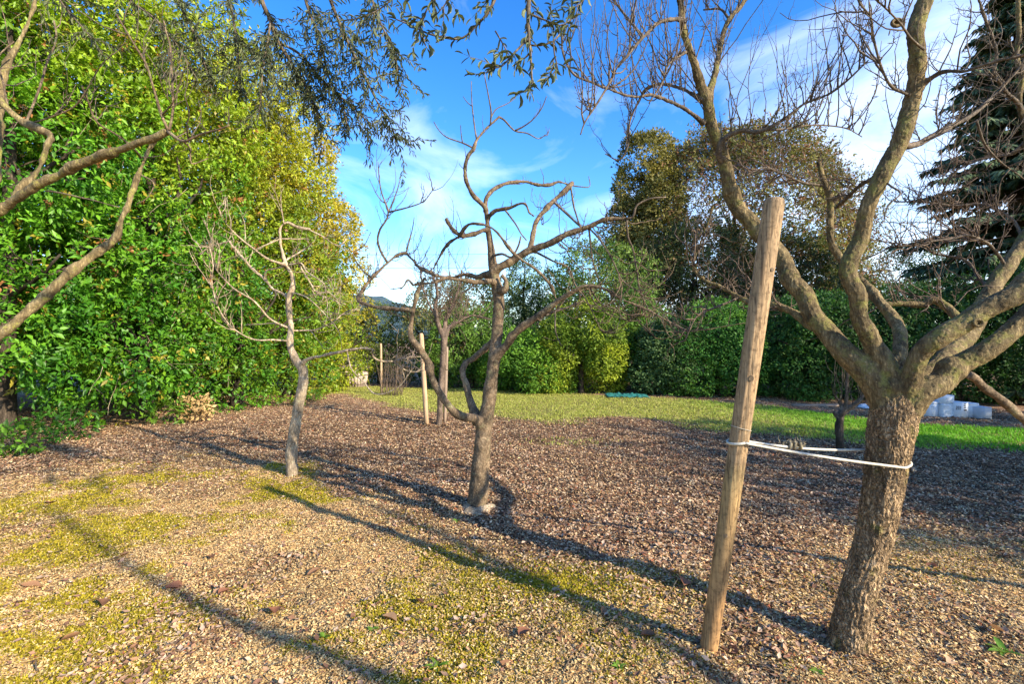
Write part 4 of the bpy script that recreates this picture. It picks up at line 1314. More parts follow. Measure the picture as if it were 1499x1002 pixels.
n8_ = rb('branch', [(120, 125, 0.02), (130, 150, 0.1), (143, 180, 0.16), (175, 200, 0.22), (200, 222, 0.3), (206, 232, 0.44)], 3.5, 3)
n9_ = rb('branch', [(12, 160, 0.14), (6, 130, 0.18), (-2, 95, 0.22), (0, 78, 0.24), (20, 60, 0.28)], 5, 3)
n10 = rb('branch', [(68, 280, -0.1), (85, 282, -0.14), (130, 292, -0.2), (175, 304, -0.26)], 3.6, 1.6)
n11 = rb('branch', [(203, 255, 0.44), (225, 268, 0.4), (215, 290, 0.36), (200, 298, 0.32)], 3, 1.4)
RB = [(a0_, b0_, c0_ * (1 if a0_ == 'trunk' else 0.8)) for a0_, b0_, c0_ in RB]
woody(nt_, RB, 0.0085, {'trunk': M_smooth, 'limb': M_limeb, 'branch': M_smooth}, bark_fine(0.016, 97), seed=60)
twigs_on(nt_, rr_, [n1_, n2_, n3_, n4_, n5_], 12, M_twig, (0.1, 0.5), 0.003, 0.2, 0.2, 0.25, 0.2, bias=(0, 0, 0.4))
twigs_on(nt_, rr_, [n6_, n7_, n8_, n9_, nV], 7, M_redtwig, (0.15, 0.6), 0.0032, 0.25, 0.18, 0.2, 0.2, bias=(0.1, 0, 0.5))

# ------------------------------------------------------------------ small trees and stakes further back
D = 7.0
st = thing('small_tree', 'small dark leafless tree low behind the white rope', 'tree', P(1229, 661, 7.0))
st.location.z = 0
RB = []
rb('trunk', [(1229, 680, 0, 16), (1229, 660, 0, 14), (1229, 630, 0, 13), (1230, 610, 0, 13), (1236, 600, 0)], 18, 10)
s1 = rb('limb', [(1231, 612, 0), (1223, 607, 0.03), (1221, 603, 0.04)], 9, 6)
s2 = rb('limb', [(1234, 602, 0), (1229, 590, 0.05), (1222, 578, 0.1)], 6, 4)
s3 = rb('limb', [(1236, 601, 0), (1239, 580, -0.04), (1240, 560, -0.06), (1242, 542, -0.08)], 6, 3)
s4 = rb('limb', [(1236, 602, 0), (1250, 592, -0.06), (1262, 582, -0.1), (1272, 572, -0.14)], 8, 4)
woody(st, RB, 0.011, {'trunk': M_darkbark, 'limb': M_twig, 'branch': M_twig}, bark_fine(0.012, 107), seed=80)
twigs_on(st, rr_, [s2, s3, s4], 26, M_twig, (0.2, 0.75), 0.005, 0.25, 0.14, 0.2, 0.0, bias=(0, 0, 0.7))

D = 9.25
yt = thing('young_tree', 'young reddish leafless tree between two stakes behind the crooked tree', 'tree', P(643, 622, 9.25))
yt.location.z = 0
RB = []
rb('trunk', [(642, 640, 0, 10), (643, 622, 0, 9), (645, 580, 0, 9), (648, 540, 0, 9), (650, 505, 0, 10), (651, 492, 0)], 12, 9)
y1 = rb('limb', [(650, 496, 0), (643, 478, -0.05), (638, 450, -0.1), (640, 425, -0.15), (632, 395, -0.2)], 7, 3)
y2 = rb('limb', [(651, 494, 0), (658, 480, 0.05), (666, 473, 0.1), (676, 476, 0.15)], 7, 4)
y3 = rb('limb', [(650, 492, 0), (654, 465, 0.05), (664, 445, 0.1), (672, 420, 0.15), (676, 395, 0.2)], 6, 2.5)
y4 = rb('limb', [(640, 470, -0.06), (626, 440, -0.1), (618, 420, -0.15), (616, 395, -0.2)], 4, 2)
y5 = rb('limb', [(660, 478, 0.05), (690, 462, 0.15), (715, 468, 0.25)], 4, 2)
woody(yt, RB, 0.012, {'trunk': M_redtwig, 'limb': M_redtwig, 'branch': M_redtwig}, bark_fine(0.012, 117), seed=90)
twigs_on(yt, rr_, [y1, y3, y4, y5, y2], 26, M_redtwig, (0.3, 1.1), 0.006, 0.14, 0.24, 0.3, 0.0, bias=(0, 0, 0.35))

M_stake = plain_mat('stake_wood', (0.42, 0.29, 0.18), 0.85, 0.2, 0.35, 30.0, 0.3, (1, 1, 0.1))
M_stake2 = plain_mat('grey_stake_wood', (0.27, 0.20, 0.15), 0.85, 0.2, 0.35, 30.0, 0.3, (1, 1, 0.1))
for (bx, by, tx, ty, w_, label, mm) in ((624.5, 622, 616.5, 488, 7.0, 'pale thin stake left of the young reddish tree', M_stake),
                                        (651, 619, 654, 508, 5.0, 'darker thin stake right of the young reddish tree', M_stake2),
                                        (558.5, 578, 557.5, 503, 3.4, 'slender stake beside the cane clump at the far left end of the grass', M_stake)):
    d_ = F * CAMZ / (by - HZ)
    b_ = P(bx, by, d_)
    t_ = P(tx, ty, d_ - 0.02)
    so = thing('tree_stake', label, 'stake', (b_[0], b_[1], 0), 'thin tree stakes in the mulch')
    mb = MB()
    a0 = b_ - (t_ - b_) * 0.08
    r_ = w_ / 2 * d_ / F
    Lh = np.linalg.norm(t_ - a0)
    k_ = np.array([0, 0.3, 0.6, 0.95, 0.985, 1.0])
    mb.tube(a0 + (t_ - a0) * k_[:, None], r_ * np.array([1, 1.02, 0.98, 1.0, 0.9, 0.55]), 12)
    mb.build('pole', mm, so)
    mb = MB()
    zt = 0.72
    a_ = np.linspace(0, 2 * np.pi, 13)
    cc_ = a0 + (t_ - a0) * zt
    mb.tube(np.stack([cc_[0] + np.cos(a_) * (r_ + 0.004), cc_[1] + np.sin(a_) * (r_ + 0.004), np.full(13, cc_[2])], -1), 0.006, 5, cap=False)
    mb.build('tie', M_twig, so)

# cane clump by the far stake
d_ = 14.3
cb = P(575, 577, d_)
cl = thing('cane_clump', 'upright clump of bare brown canes beside the slender far stake', 'shrub', (cb[0], cb[1], 0))
mb = MB()
for i in range(46):
    a_ = np.array([cb[0] + rr_.randn() * 0.2, cb[1] + rr_.randn() * 0.15, 0.0])
    grow(mb, rr_, a_, [rr_.randn() * 0.16, rr_.randn() * 0.16, 1], 0.7 + 0.8 * rr_.rand(), 0.007, 6, 0.08, 0.1, 0.12)
tag(mb.build('canes', M_redtwig, cl), kind='stuff')

# ------------------------------------------------------------------ foliage
LEAF_Q = np.array([[0, 0, 0], [-0.5, 0.45, 0.10], [0, 0.5, -0.04], [0.5, 0.45, 0.10], [0, 1.0, -0.10]])


def leaf_mesh_data(pos, d, up, ln, wd, col, curl=1.0, simple=False):
    d = unit(d)
    s = unit(np.cross(d, up))
    u = np.cross(s, d)
    n = len(pos)
    if simple:
        T = np.array([[0, 0, 0], [-0.5, 0.5, 0.12], [0.5, 0.5, 0.12], [0, 1.0, -0.05]])
        ft = np.array([[0, 2, 1], [1, 2, 3]])
    else:
        T = LEAF_Q
        ft = np.array([[0, 2, 1], [0, 3, 2], [1, 2, 4], [2, 3, 4]])
    k = len(T)
    v = pos[:, None, :] + T[None, :, 0:1] * (s * wd[:, None])[:, None, :] + T[None, :, 1:2] * (d * ln[:, None])[:, None, :] + T[None, :, 2:3] * (u * ln[:, None] * curl)[:, None, :]
    f = (np.arange(n)[:, None, None] * k + ft[None]).reshape(-1, 3)
    return v.reshape(-1, 3), f, np.repeat(col, k, 0)


def crown(rng, blobs, n, lpp, ln, wd, pal, inner=0.2, jitter=0.35, droop=0.1, seed=0, squash=None, gap=0.0, front=None):
    """Sprigs of leaves on the lumpy outside of a cloud of ellipsoid blobs (cx,cy,cz,rx,ry,rz)."""
    B = np.array(blobs, float)
    A = (B[:, 3] * B[:, 5] + B[:, 4] * B[:, 5] + B[:, 3] * B[:, 4])
    ns = n // lpp
    out_p, out_d = [], []
    got = 0
    while got < ns:
        m_ = ns
        k = rng.choice(len(B), m_, p=A / A.sum())
        dr = unit(rng.randn(m_, 3))
        rad = B[k, 3:6]
        u = np.where(rng.rand(m_) < inner, 0.45 + 0.4 * rng.rand(m_), 0.86 + 0.16 * rng.rand(m_))
        p = B[k, :3] + dr * rad * u[:, None]
        p = p + dr * ((fbm(p * 1.7, 3, seed) - 0.5) * 0.9 * rad.min(1))[:, None]
        ins = np.zeros(m_, bool)
        for j in range(len(B)):
            q = ((p - B[j, :3]) / B[j, 3:6])
            ins |= ((q ** 2).sum(1) < 0.42) & (k != j)
        ok = ~ins & (p[:, 2] > 0.02)
        if gap:
            ok &= fbm(p * 1.3 + 7, 3, seed + 9) > gap
        if front is not None:
            ok &= dr[:, 1] < front
        out_p.append(p[ok])
        out_d.append(unit(dr / rad)[ok])
        got += ok.sum()
    p = np.concatenate(out_p)[:ns]
    d = np.concatenate(out_d)[:ns]
    ax = unit(d + rng.randn(ns, 3) * 0.55 + np.array([0, 0, 0.25]))
    pos, dirs, ups, cols = [], [], [], []
    cl_ = fbm(p * 0.9, 3, seed + 20)
    cl2 = fbm(p * 3.1, 2, seed + 30)
    base = pal(p, cl_, cl2, rng)
    for i in range(lpp):
        f_ = (i + 0.5) / lpp
        a = unit(np.cross(ax, rng.randn(ns, 3)))
        dd = unit(ax * (0.35 + 0.7 * f_) + a * (1.0 - 0.5 * f_) + np.array([0, 0, -droop]) + rng.randn(ns, 3) * 0.15)
        pos.append(p + ax * (f_ * ln * 1.2) + rng.randn(ns, 3) * jitter * ln)
        dirs.append(dd)
        ups.append(unit(d * 0.6 + np.array([0, -0.1, 0.7]) + rng.randn(ns, 3) * 0.45))
        cols.append(base * (0.72 + 0.56 * rng.rand(ns, 1)))
    pos, dirs, ups, cols = map(np.concatenate, (pos, dirs, ups, cols))
    nn = len(pos)
    l_ = ln * (0.5 + 0.85 * rng.rand(nn))
    return pos, dirs, ups, l_, l_ * (wd / ln) * (0.85 + 0.3 * rng.rand(nn)), cols


def pal_mix(c0, c1, c2=None, w2=0.0):
    c0, c1 = np.array(c0), np.array(c1)

    def f(p, a, b, rng):
        t = sstep(0.35, 0.65, a * 0.6 + b * 0.4)[:, None]
        c = c0 * (1 - t) + c1 * t
        if c2 is not None:
            k = (rng.rand(len(p)) < w2)[:, None]
            c = np.where(k, np.array(c2), c)
        return c
    return f


def add_crown(parent, rng, name='crown', mat=None, simple=True, **kw):
    pos, dirs, ups, l_, w_, cols = crown(rng, **kw)
    v, f, c = leaf_mesh_data(pos, dirs, ups, l_, w_, cols, simple=simple)
    return tag(link(name, mesh_np(name, v, f, mat or M_leaf_far, c, smooth=False), parent), kind='stuff')


def add_trunk(parent, rng, x, y, h, r, lean=0.0, mat=None, limbs=4, spread=1.2, fork=0.4):
    mb = MB()
    pts = np.array([[x, y, -0.15], [x + lean * 0.2, y, h * 0.25], [x + lean * 0.6 + rng.randn() * 0.05, y + rng.randn() * 0.05, h * 0.6], [x + lean, y, h]])
    p2, r2 = smooth_path(pts, np.array([r * 1.25, r, r * 0.7, r * 0.25]), 0.2)
    mb.tube(p2, r2, 9)
    mb.build('trunk', mat or M_darkbark, parent)
    mb = MB()
    for i in range(limbs):
        k = int(len(p2) * (fork + 0.5 * rng.rand()))
        k = min(k, len(p2) - 2)
        a_ = rng.rand() * 2 * np.pi
        grow(mb, rng, p2[k], [math.cos(a_), math.sin(a_), 0.7], spread * (0.7 + 0.6 * rng.rand()), r * 0.4, 7, 0.18, 0.08, 0.4, sides=5)
    if limbs:
        tag(mb.build('limbs', mat or M_darkbark, parent), kind='stuff')


fr = np.random.RandomState(23)


def hedge_blobs(cx, cy, rx, ry, h, z0, rng, n=22):
    """A tall lumpy column: overlapping blobs around an egg-shaped envelope."""
    bl = []
    for i in range(n):
        t = (i + rng.rand() * 0.6) / n
        z = z0 + (h - z0) * t
        env = math.sqrt(max(0.08, 1 - (max(0, t - 0.45) / 0.62) ** 2))
        a_ = i * 2.4 + rng.rand()
        k = 0.58 * env
        b = (0.56 + 0.2 * rng.rand()) * (0.55 + 0.45 * env)
        bl.append((cx + math.cos(a_) * rx * k, cy + math.sin(a_) * ry * k, z, rx * b, ry * b, (h / n) * 2.6 * (0.7 + 0.4 * rng.rand())))
    return bl


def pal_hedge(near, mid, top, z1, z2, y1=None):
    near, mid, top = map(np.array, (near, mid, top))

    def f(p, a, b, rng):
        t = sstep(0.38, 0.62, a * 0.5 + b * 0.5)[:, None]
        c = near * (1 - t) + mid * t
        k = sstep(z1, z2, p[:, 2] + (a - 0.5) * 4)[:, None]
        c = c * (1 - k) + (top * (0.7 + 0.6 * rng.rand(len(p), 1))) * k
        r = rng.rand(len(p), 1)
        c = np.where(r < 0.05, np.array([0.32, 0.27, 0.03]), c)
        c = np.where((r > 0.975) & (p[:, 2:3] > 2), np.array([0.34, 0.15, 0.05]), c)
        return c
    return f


hedge = [
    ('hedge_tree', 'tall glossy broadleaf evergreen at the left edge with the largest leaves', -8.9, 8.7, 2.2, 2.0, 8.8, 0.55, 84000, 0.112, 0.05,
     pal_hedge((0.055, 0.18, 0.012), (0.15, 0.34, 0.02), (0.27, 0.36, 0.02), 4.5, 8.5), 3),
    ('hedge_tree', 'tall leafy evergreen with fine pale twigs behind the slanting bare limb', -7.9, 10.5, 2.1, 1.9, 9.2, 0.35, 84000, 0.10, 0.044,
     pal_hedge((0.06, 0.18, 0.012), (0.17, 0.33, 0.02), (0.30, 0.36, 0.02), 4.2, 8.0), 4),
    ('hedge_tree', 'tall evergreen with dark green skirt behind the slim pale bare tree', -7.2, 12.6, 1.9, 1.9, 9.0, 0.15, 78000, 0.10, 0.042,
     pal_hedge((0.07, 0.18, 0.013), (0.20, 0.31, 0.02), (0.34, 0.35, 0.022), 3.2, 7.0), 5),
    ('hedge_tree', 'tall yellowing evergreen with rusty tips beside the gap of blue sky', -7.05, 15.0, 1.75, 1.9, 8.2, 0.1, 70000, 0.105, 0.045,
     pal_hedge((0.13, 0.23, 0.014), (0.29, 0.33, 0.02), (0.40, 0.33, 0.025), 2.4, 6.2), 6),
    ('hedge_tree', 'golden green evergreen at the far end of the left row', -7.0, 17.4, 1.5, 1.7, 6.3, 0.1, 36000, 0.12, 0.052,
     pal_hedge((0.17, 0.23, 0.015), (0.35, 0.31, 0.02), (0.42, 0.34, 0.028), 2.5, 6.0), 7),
]
for (nm, label, cx, cy, rx, ry, h, z0, n, ln, wd, pal, sd_) in hedge:
    ht = thing(nm, label, 'tree', (cx, cy, 0), 'evergreens in the tall row on the left')
    add_trunk(ht, fr, cx + 0.3, cy - 0.6, h * 0.8, 0.13, 0.1, limbs=10, spread=1.9, fork=0.12)
    bl = hedge_blobs(cx, cy, rx, ry, h, z0 + 0.6, fr)
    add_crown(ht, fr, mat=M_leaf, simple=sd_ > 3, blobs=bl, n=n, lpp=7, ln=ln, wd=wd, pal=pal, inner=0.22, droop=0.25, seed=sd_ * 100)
    # bare pale twigs showing through the leaves
    mb = MB()
    for i in range(90):
        b_ = bl[fr.randint(len(bl))]
        a_ = np.array([b_[0], b_[1], b_[2]])
        dr_ = unit(np.array([fr.randn() + 0.4, -abs(fr.randn()) - 0.4, fr.randn() * 0.5]))
        grow(mb, fr, a_ + dr_ * b_[3] * 0.45, dr_ + fr.randn(3) * 0.5, 0.7 + 0.6 * fr.rand(), 0.006, 6, 0.2, 0.02, 0.35)
    tag(mb.build('twigs', M_pale, ht), kind='stuff')

# taller evergreens standing behind the row
for (cx, cy, h, rx, sd_, lab_) in ((-13.5, 10.5, 9.5, 2.6, 31, 'evergreen behind the row at the far left'), (-12.2, 14.0, 9.5, 2.6, 32, 'evergreen behind the leafy twiggy one of the row'),
                                   (-10.8, 17.5, 9.0, 2.6, 33, 'evergreen behind the dark skirted one of the row'), (-15.0, 7.0, 9.0, 2.6, 34, 'evergreen hidden behind the left edge of the row')):
    so = thing('evergreen_tree', lab_, 'tree', (cx, cy, 0), 'evergreens behind the left row')
    add_trunk(so, fr, cx, cy, h * 0.8, 0.16, limbs=3)
    add_crown(so, fr, blobs=hedge_blobs(cx, cy, rx, rx, h, 0.6, fr, 14), n=12000, lpp=5, ln=0.24, wd=0.12, pal=pal_mix((0.03, 0.08, 0.014), (0.09, 0.16, 0.02)), inner=0.3, seed=sd_)

# low shoots and a dead spray at the hedge foot
for (px, py, w_, h_, label, c0, c1, nm, cat) in (
        (25, 668, 0.42, 0.36, 'low bright green leafy shoots at the left edge under the hedge', (0.05, 0.15, 0.015), (0.11, 0.24, 0.02), 'seedling', 'plant'),
        (95, 645, 0.35, 0.5, 'leafy green sucker low in front of the dark hedge trunk', (0.035, 0.12, 0.012), (0.08, 0.2, 0.02), 'seedling', 'plant'),
        (245, 620, 0.42, 0.4, 'low green sprouts left of the dry tan spray at the hedge foot', (0.05, 0.15, 0.015), (0.13, 0.23, 0.02), 'seedling', 'plant'),
        (288, 617, 0.22, 0.42, 'dead tan leafy spray at the foot of the hedge', (0.42, 0.28, 0.12), (0.55, 0.40, 0.2), 'dry_spray', 'plant')):
    d_ = min(F * CAMZ / (py - HZ), 9.6)
    c_ = P(px, py, d_)
    so = thing(nm, label, cat, (c_[0], c_[1], 0))
    mb = MB()
    for i in range(7):
        grow(mb, fr, [c_[0] + fr.randn() * 0.06, c_[1] + fr.randn() * 0.06, 0], [fr.randn() * 0.4, fr.randn() * 0.4, 1], h_ * 1.1, 0.006, 5, 0.12, 0.05, 0.3)
    mb.build('stems', M_twig, so)
    add_crown(so, fr, name='leaves', mat=M_leaf if nm == 'seedling' else M_dry, simple=False, blobs=[(c_[0], c_[1], h_ * 0.55, w_, w_ * 0.8, h_ * 0.6)], n=420, lpp=7, ln=0.095, wd=0.045,
              pal=pal_mix(c0, c1), inner=0.6, seed=900 + px)


def shrub(label, px, d, wpx, ytop, c0, c1, n, seed, ln=0.085, wd=0.042, lumps=9, shape=0.6, ybase=None, group='evergreen shrubs along the far side', nm='shrub', cat='shrub', c2=None, w2=0.0, inner=0.25, gap=0.0, trunk=True, depth=1.0, front=0.55, mat=None):
    c_ = P(px, ytop, d)
    h = c_[2]
    rx = wpx / 2 / F * d
    z0 = 0.0 if ybase is None else max(0.0, P(px, ybase, d)[2])
    so = thing(nm, label, cat, (c_[0], c_[1], 0), group)
    rg = np.random.RandomState(seed)
    if trunk:
        add_trunk(so, rg, c_[0], d, h * 0.75, 0.05 + 0.015 * h, limbs=3, spread=rx)
    bl = []
    for i in range(lumps):
        t = (i + 0.3 + 0.5 * rg.rand()) / lumps
        z = z0 + (h - z0) * (0.10 + 0.80 * t)
        env = (1 - t ** 1.6 * shape)
        a_ = i * 2.4 + rg.rand() * 1.2
        b = rx * (0.42 + 0.22 * rg.rand()) * (0.6 + 0.4 * env)
        bz = min(b * 1.05, (h - z0) * 0.30) * (0.8 + 0.4 * rg.rand())
        z = min(z + 0.1 * (h - z0) * t, h - bz * 0.97)
        bl.append((c_[0] + math.cos(a_) * rx * 0.55 * env, d + math.sin(a_) * rx * 0.5 * env * depth, z, b, b * 0.95, bz))
    add_crown(so, rg, blobs=bl, n=n, lpp=5, ln=ln, wd=wd, pal=pal_mix(c0, c1, c2, w2), inner=inner, seed=seed, gap=gap, front=front, mat=mat)
    return so


DK0, DK1 = (0.022, 0.065, 0.014), (0.05, 0.13, 0.026)  # dark leaf tones that put the shade on the right-hand shrubs into colour
shrub('olive dark shrub at the far end of the left row', 556, 18.5, 130, 448, (0.045, 0.085, 0.018), (0.13, 0.17, 0.035), 16000, 201)
shrub('grey green bushy tree behind the young reddish tree', 636, 18.0, 150, 412, (0.06, 0.095, 0.03), (0.17, 0.185, 0.06), 22000, 202, c2=(0.30, 0.2, 0.06), w2=0.08)
shrub('dark rounded shrub right of the two thin stakes', 690, 16.6, 140, 452, (0.035, 0.10, 0.014), (0.12, 0.22, 0.03), 20000, 203)
shrub('mid green rounded shrub directly behind the crooked tree', 765, 15.4, 140, 480, (0.05, 0.14, 0.016), (0.16, 0.31, 0.03), 22000, 204)
shrub('grey green tree top behind the crooked tree trunk', 712, 20.0, 150, 405, (0.05, 0.085, 0.03), (0.14, 0.18, 0.06), 26000, 234, nm='tree', cat='tree', group=None, ln=0.1, wd=0.05, lumps=12)
shrub('green tree top right of the pointed conifer', 815, 20.5, 130, 398, (0.05, 0.10, 0.028), (0.14, 0.2, 0.05), 22000, 235, nm='tree', cat='tree', group=None, ln=0.1, wd=0.05, lumps=12)
shrub('pointed light green conifer rising behind the shrubs', 766, 21.0, 90, 376, (0.055, 0.11, 0.028), (0.15, 0.21, 0.05), 20000, 205, shape=0.95, nm='conifer', cat='tree', group=None, ln=0.1)
shrub('bright yellow green bush in the middle of the shrub row', 850, 15.0, 140, 448, (0.10, 0.17, 0.014), (0.31, 0.36, 0.025), 26000, 206, shape=0.7)
shrub('light green airy tree behind the bright yellow green bush', 880, 18.0, 190, 362, (0.06, 0.13, 0.026), (0.17, 0.25, 0.05), 36000, 207, nm='tree', cat='tree', group=None, ln=0.1, wd=0.05, lumps=13)
shrub('tall mid green shrub with dark hollow right of the yellow green bush', 930, 16.2, 120, 415, (0.05, 0.13, 0.02), (0.15, 0.26, 0.035), 20000, 208)
shrub('grey green shrub above the teal tarp', 976, 14.6, 110, 468, (0.038, 0.085, 0.03), (0.10, 0.17, 0.055), 18000, 209)
shrub('rich green leafy shrub left of the leaning post', 1052, 14.5, 170, 442, (0.04, 0.13, 0.02), (0.12, 0.26, 0.035), 26000, 210)
shrub('shade-darkened shrub right behind the leaning post', 1140, 14.2, 140, 440, DK0, (0.07, 0.16, 0.03), 20000, 211)
shrub('shade-darkened green shrub behind the small leafless tree', 1205, 13.3, 150, 430, DK0, (0.06, 0.15, 0.026), 22000, 212)
shrub('deeply shade-darkened shrub behind the furrowed trunk', 1300, 13.4, 160, 420, DK0, DK1, 18000, 213)
shrub('shrub shade-darkened to near black behind the white cartons', 1400, 12.6, 170, 410, DK0, (0.045, 0.11, 0.024), 18000, 214)
shrub('shade-darkened shrub at the right edge beyond the cartons', 1500, 12.0, 180, 370, DK0, (0.045, 0.11, 0.024), 18000, 215)
shrub('slim olive gold tree behind the shrubs at the left of the big brown oak', 946, 24.0, 125, 196, (0.10, 0.098, 0.026), (0.27, 0.23, 0.06), 46000, 216, ln=0.15, wd=0.075, ybase=430, gap=0.40, nm='tree', cat='tree', group=None, lumps=15, inner=0.3, shape=0.7)
shrub('big brownish oak above the shrubs behind the leaning post', 1075, 26.0, 350, 205, (0.10, 0.105, 0.034), (0.25, 0.23, 0.08), 170000, 217, ln=0.14, wd=0.07, ybase=490, gap=0.36, nm='oak_tree', cat='tree', group=None, lumps=34, inner=0.3, c2=(0.2, 0.1, 0.055), w2=0.3, shape=0.6)
shrub('dark olive tree filling in below the big brown oak, left of the post', 1015, 20.5, 190, 325, (0.04, 0.06, 0.018), (0.12, 0.13, 0.035), 40000, 231, nm='tree', cat='tree', group=None, ln=0.11, wd=0.055, lumps=14, c2=(0.16, 0.09, 0.04), w2=0.15)
shrub('dark olive tree filling in below the big brown oak, behind the post', 1150, 20.5, 180, 345, (0.04, 0.06, 0.018), (0.11, 0.125, 0.035), 36000, 232, nm='tree', cat='tree', group=None, ln=0.11, wd=0.055, lumps=14, c2=(0.15, 0.09, 0.04), w2=0.15)
shrub('dark tree between the pine like tree and the big brown oak', 1255, 21.0, 150, 405, (0.03, 0.06, 0.02), (0.08, 0.13, 0.035), 20000, 233, nm='tree', cat='tree', group=None, ln=0.11, wd=0.055, lumps=10)
shrub('green pine like tree seen between the limbs of the big fruit tree', 1345, 23.0, 140, 352, (0.035, 0.09, 0.02), (0.10, 0.165, 0.035), 24000, 218, ln=0.14, wd=0.045, nm='pine_tree', cat='tree', group=None, shape=0.8)
shrub('low sparse brown tree top filling the gap behind the leaning post', 1190, 20.0, 140, 385, (0.05, 0.08, 0.024), (0.13, 0.15, 0.045), 18000, 219, nm='tree', cat='tree', group=None, gap=0.42, ln=0.1)


def fir(label, cx, cy, h, r, seed, c0, c1, whorls=30, z0=0.6):
    so = thing('fir_tree', label, 'tree', (cx, cy, 0))
    rg = np.random.RandomState(seed)
    mb = MB()
    mb.tube(np.array([[cx, cy, -0.2], [cx, cy, h * 0.5], [cx, cy, h]]), [r * 0.07, r * 0.045, 0.02], 9)
    mb.build('trunk', M_darkbark, so)
    mb = MB()
    pos, dirs, ups, ln, wd, cols = [], [], [], [], [], []
    for w in range(whorls):
        t = (w + 0.5 * rg.rand()) / whorls
        z = z0 + (h - z0) * t + rg.randn() * 0.1
        br = r * (1 - t) ** 0.7 * (0.65 + 0.5 * rg.rand()) + 0.2
        for k in range(9):
            a_ = k * 2 * np.pi / 9 + rg.rand() * 0.6 + w
            L_ = br * (0.5 + 0.65 * rg.rand())
            s = np.linspace(0, 1, 8)
            pts = np.stack([cx + np.cos(a_) * L_ * s, cy + np.sin(a_) * L_ * s, z + rg.randn() * 0.12 + 0.12 * L_ * s - 0.38 * L_ * s ** 2 + 0.14 * L_ * s ** 4], -1)
            mb.tube(pts, np.linspace(0.022, 0.005, 8), 4)
            m_ = int(30 + 80 * L_)
            sp = 0.15 + 0.85 * rg.rand(m_)
            i_ = np.minimum((sp * 7).astype(int), 6)
            p_ = pts[i_] + (pts[i_ + 1] - pts[i_]) * (sp * 7 - i_)[:, None]
            t_ = unit(pts[i_ + 1] - pts[i_])
            sd_ = np.stack([-np.sin(a_) * np.ones(m_), np.cos(a_) * np.ones(m_), np.zeros(m_)], -1) * np.where(rg.rand(m_) < 0.5, -1, 1)[:, None]
            pos.append(p_)
            dirs.append(unit(t_ * 0.7 + sd_ * (0.5 + 0.5 * rg.rand(m_, 1)) + np.array([0, 0, -0.45]) + rg.randn(m_, 3) * 0.15))
            ups.append(unit(np.array([0, 0, 1.0]) + rg.randn(m_, 3) * 0.3))
            l_ = 0.18 + 0.30 * rg.rand(m_)
            ln.append(l_)
            wd.append(0.05 + 0.06 * rg.rand(m_))
            cols.append((np.array(c0) + (np.array(c1) - np.array(c0)) * rg.rand(m_, 1) * (0.3 + 0.7 * sp[:, None])))  # needles coloured lighter towards the branch tips to look sunlit
    tag(mb.build('branches', M_darkbark, so), kind='stuff')
    v, f, c = leaf_mesh_data(*(np.concatenate(q_) for q_ in (pos, dirs, ups, ln, wd, cols)), simple=True)
    tag(link('needles', mesh_np('needles', v, f, M_needle, c, smooth=False), so), kind='stuff')


fir('tall dark fir with drooping tiers at the right edge', 15.4, 14.6, 12.9, 3.9, 301, (0.035, 0.065, 0.034), (0.16, 0.215, 0.11), whorls=46)

# off-frame trees on the sunny side: they shade the mulch at the right as in the photograph
shrub('dense evergreen outside the right edge shading the mulch', 0, 4.2, 100, 0, DK0, DK1, 10, 401) if False else None
for (cx, cy, h, rx, sd_, lab_) in ((11.4, -0.4, 4.7, 1.3, 411, 'rounded evergreen outside the right edge farthest from the fir'), (11.9, 1.5, 4.6, 1.4, 412, 'broad evergreen outside the right edge between a rounded and a short one'),
                                   (11.4, 3.2, 3.9, 1.1, 413, 'short dense evergreen outside the right edge'), (13.8, 7.3, 4.2, 1.5, 414, 'bushy evergreen outside the right edge near the cartons')):
    so = thing('evergreen_tree', lab_, 'tree', (cx, cy, 0), 'evergreens outside the right edge')
    rg = np.random.RandomState(sd_)
    add_trunk(so, rg, cx, cy, h * 0.8, 0.14, limbs=4)
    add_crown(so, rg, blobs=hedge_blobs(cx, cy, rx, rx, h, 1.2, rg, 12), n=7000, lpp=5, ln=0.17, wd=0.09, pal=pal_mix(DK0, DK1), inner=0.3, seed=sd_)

# bare orchard trees behind the camera on the sunny side: their long shadows streak the foreground
for (cx, cy, h, sd_, lab_) in ((5.2, -1.35, 5.4, 421, 'tall bare orchard tree behind the viewer on the right'),):
    so = thing('bare_tree', lab_, 'tree', (cx, cy, 0))
    rg = np.random.RandomState(sd_)
    RB = [('trunk', np.array([[cx, cy, -0.1], [cx + 0.03, cy, 0.8], [cx - 0.05, cy + 0.05, 1.7], [cx, cy, 2.4]]), np.array([0.14, 0.115, 0.10, 0.085]))]
    for k in range(2):
        a_ = k * 2.6 + 0.4 + rg.rand() * 0.5
        q0 = np.array([cx, cy, 1.9 + 0.1 * k])
        q1_ = q0 + np.array([math.cos(a_) * 0.4, math.sin(a_) * 0.4, 0.6])
        q2_ = q1_ + np.array([math.cos(a_ + 0.3) * 0.5, math.sin(a_ + 0.3) * 0.5, (h - 2.4) * 0.4])
        q3_ = q2_ + np.array([math.cos(a_ - 0.4) * 0.25, math.sin(a_ - 0.4) * 0.25, (h - 2.4) * 0.4])
        RB.append(('limb', np.array([q0, q1_, q2_, q3_]), np.array([0.065, 0.055, 0.042, 0.018])))
    woody(so, RB, 0.012, {'trunk': M_smooth, 'limb': M_smooth, 'branch': M_smooth}, bark_fine(0.012, sd_), seed=sd_)
    twigs_on(so, rg, [(b_[1], 0) for b_ in RB[1:]], 4, M_twig, (0.3, 0.9), 0.005, 0.2, 0.2, 0.2, 0.0, bias=(0, 0, 0.5))

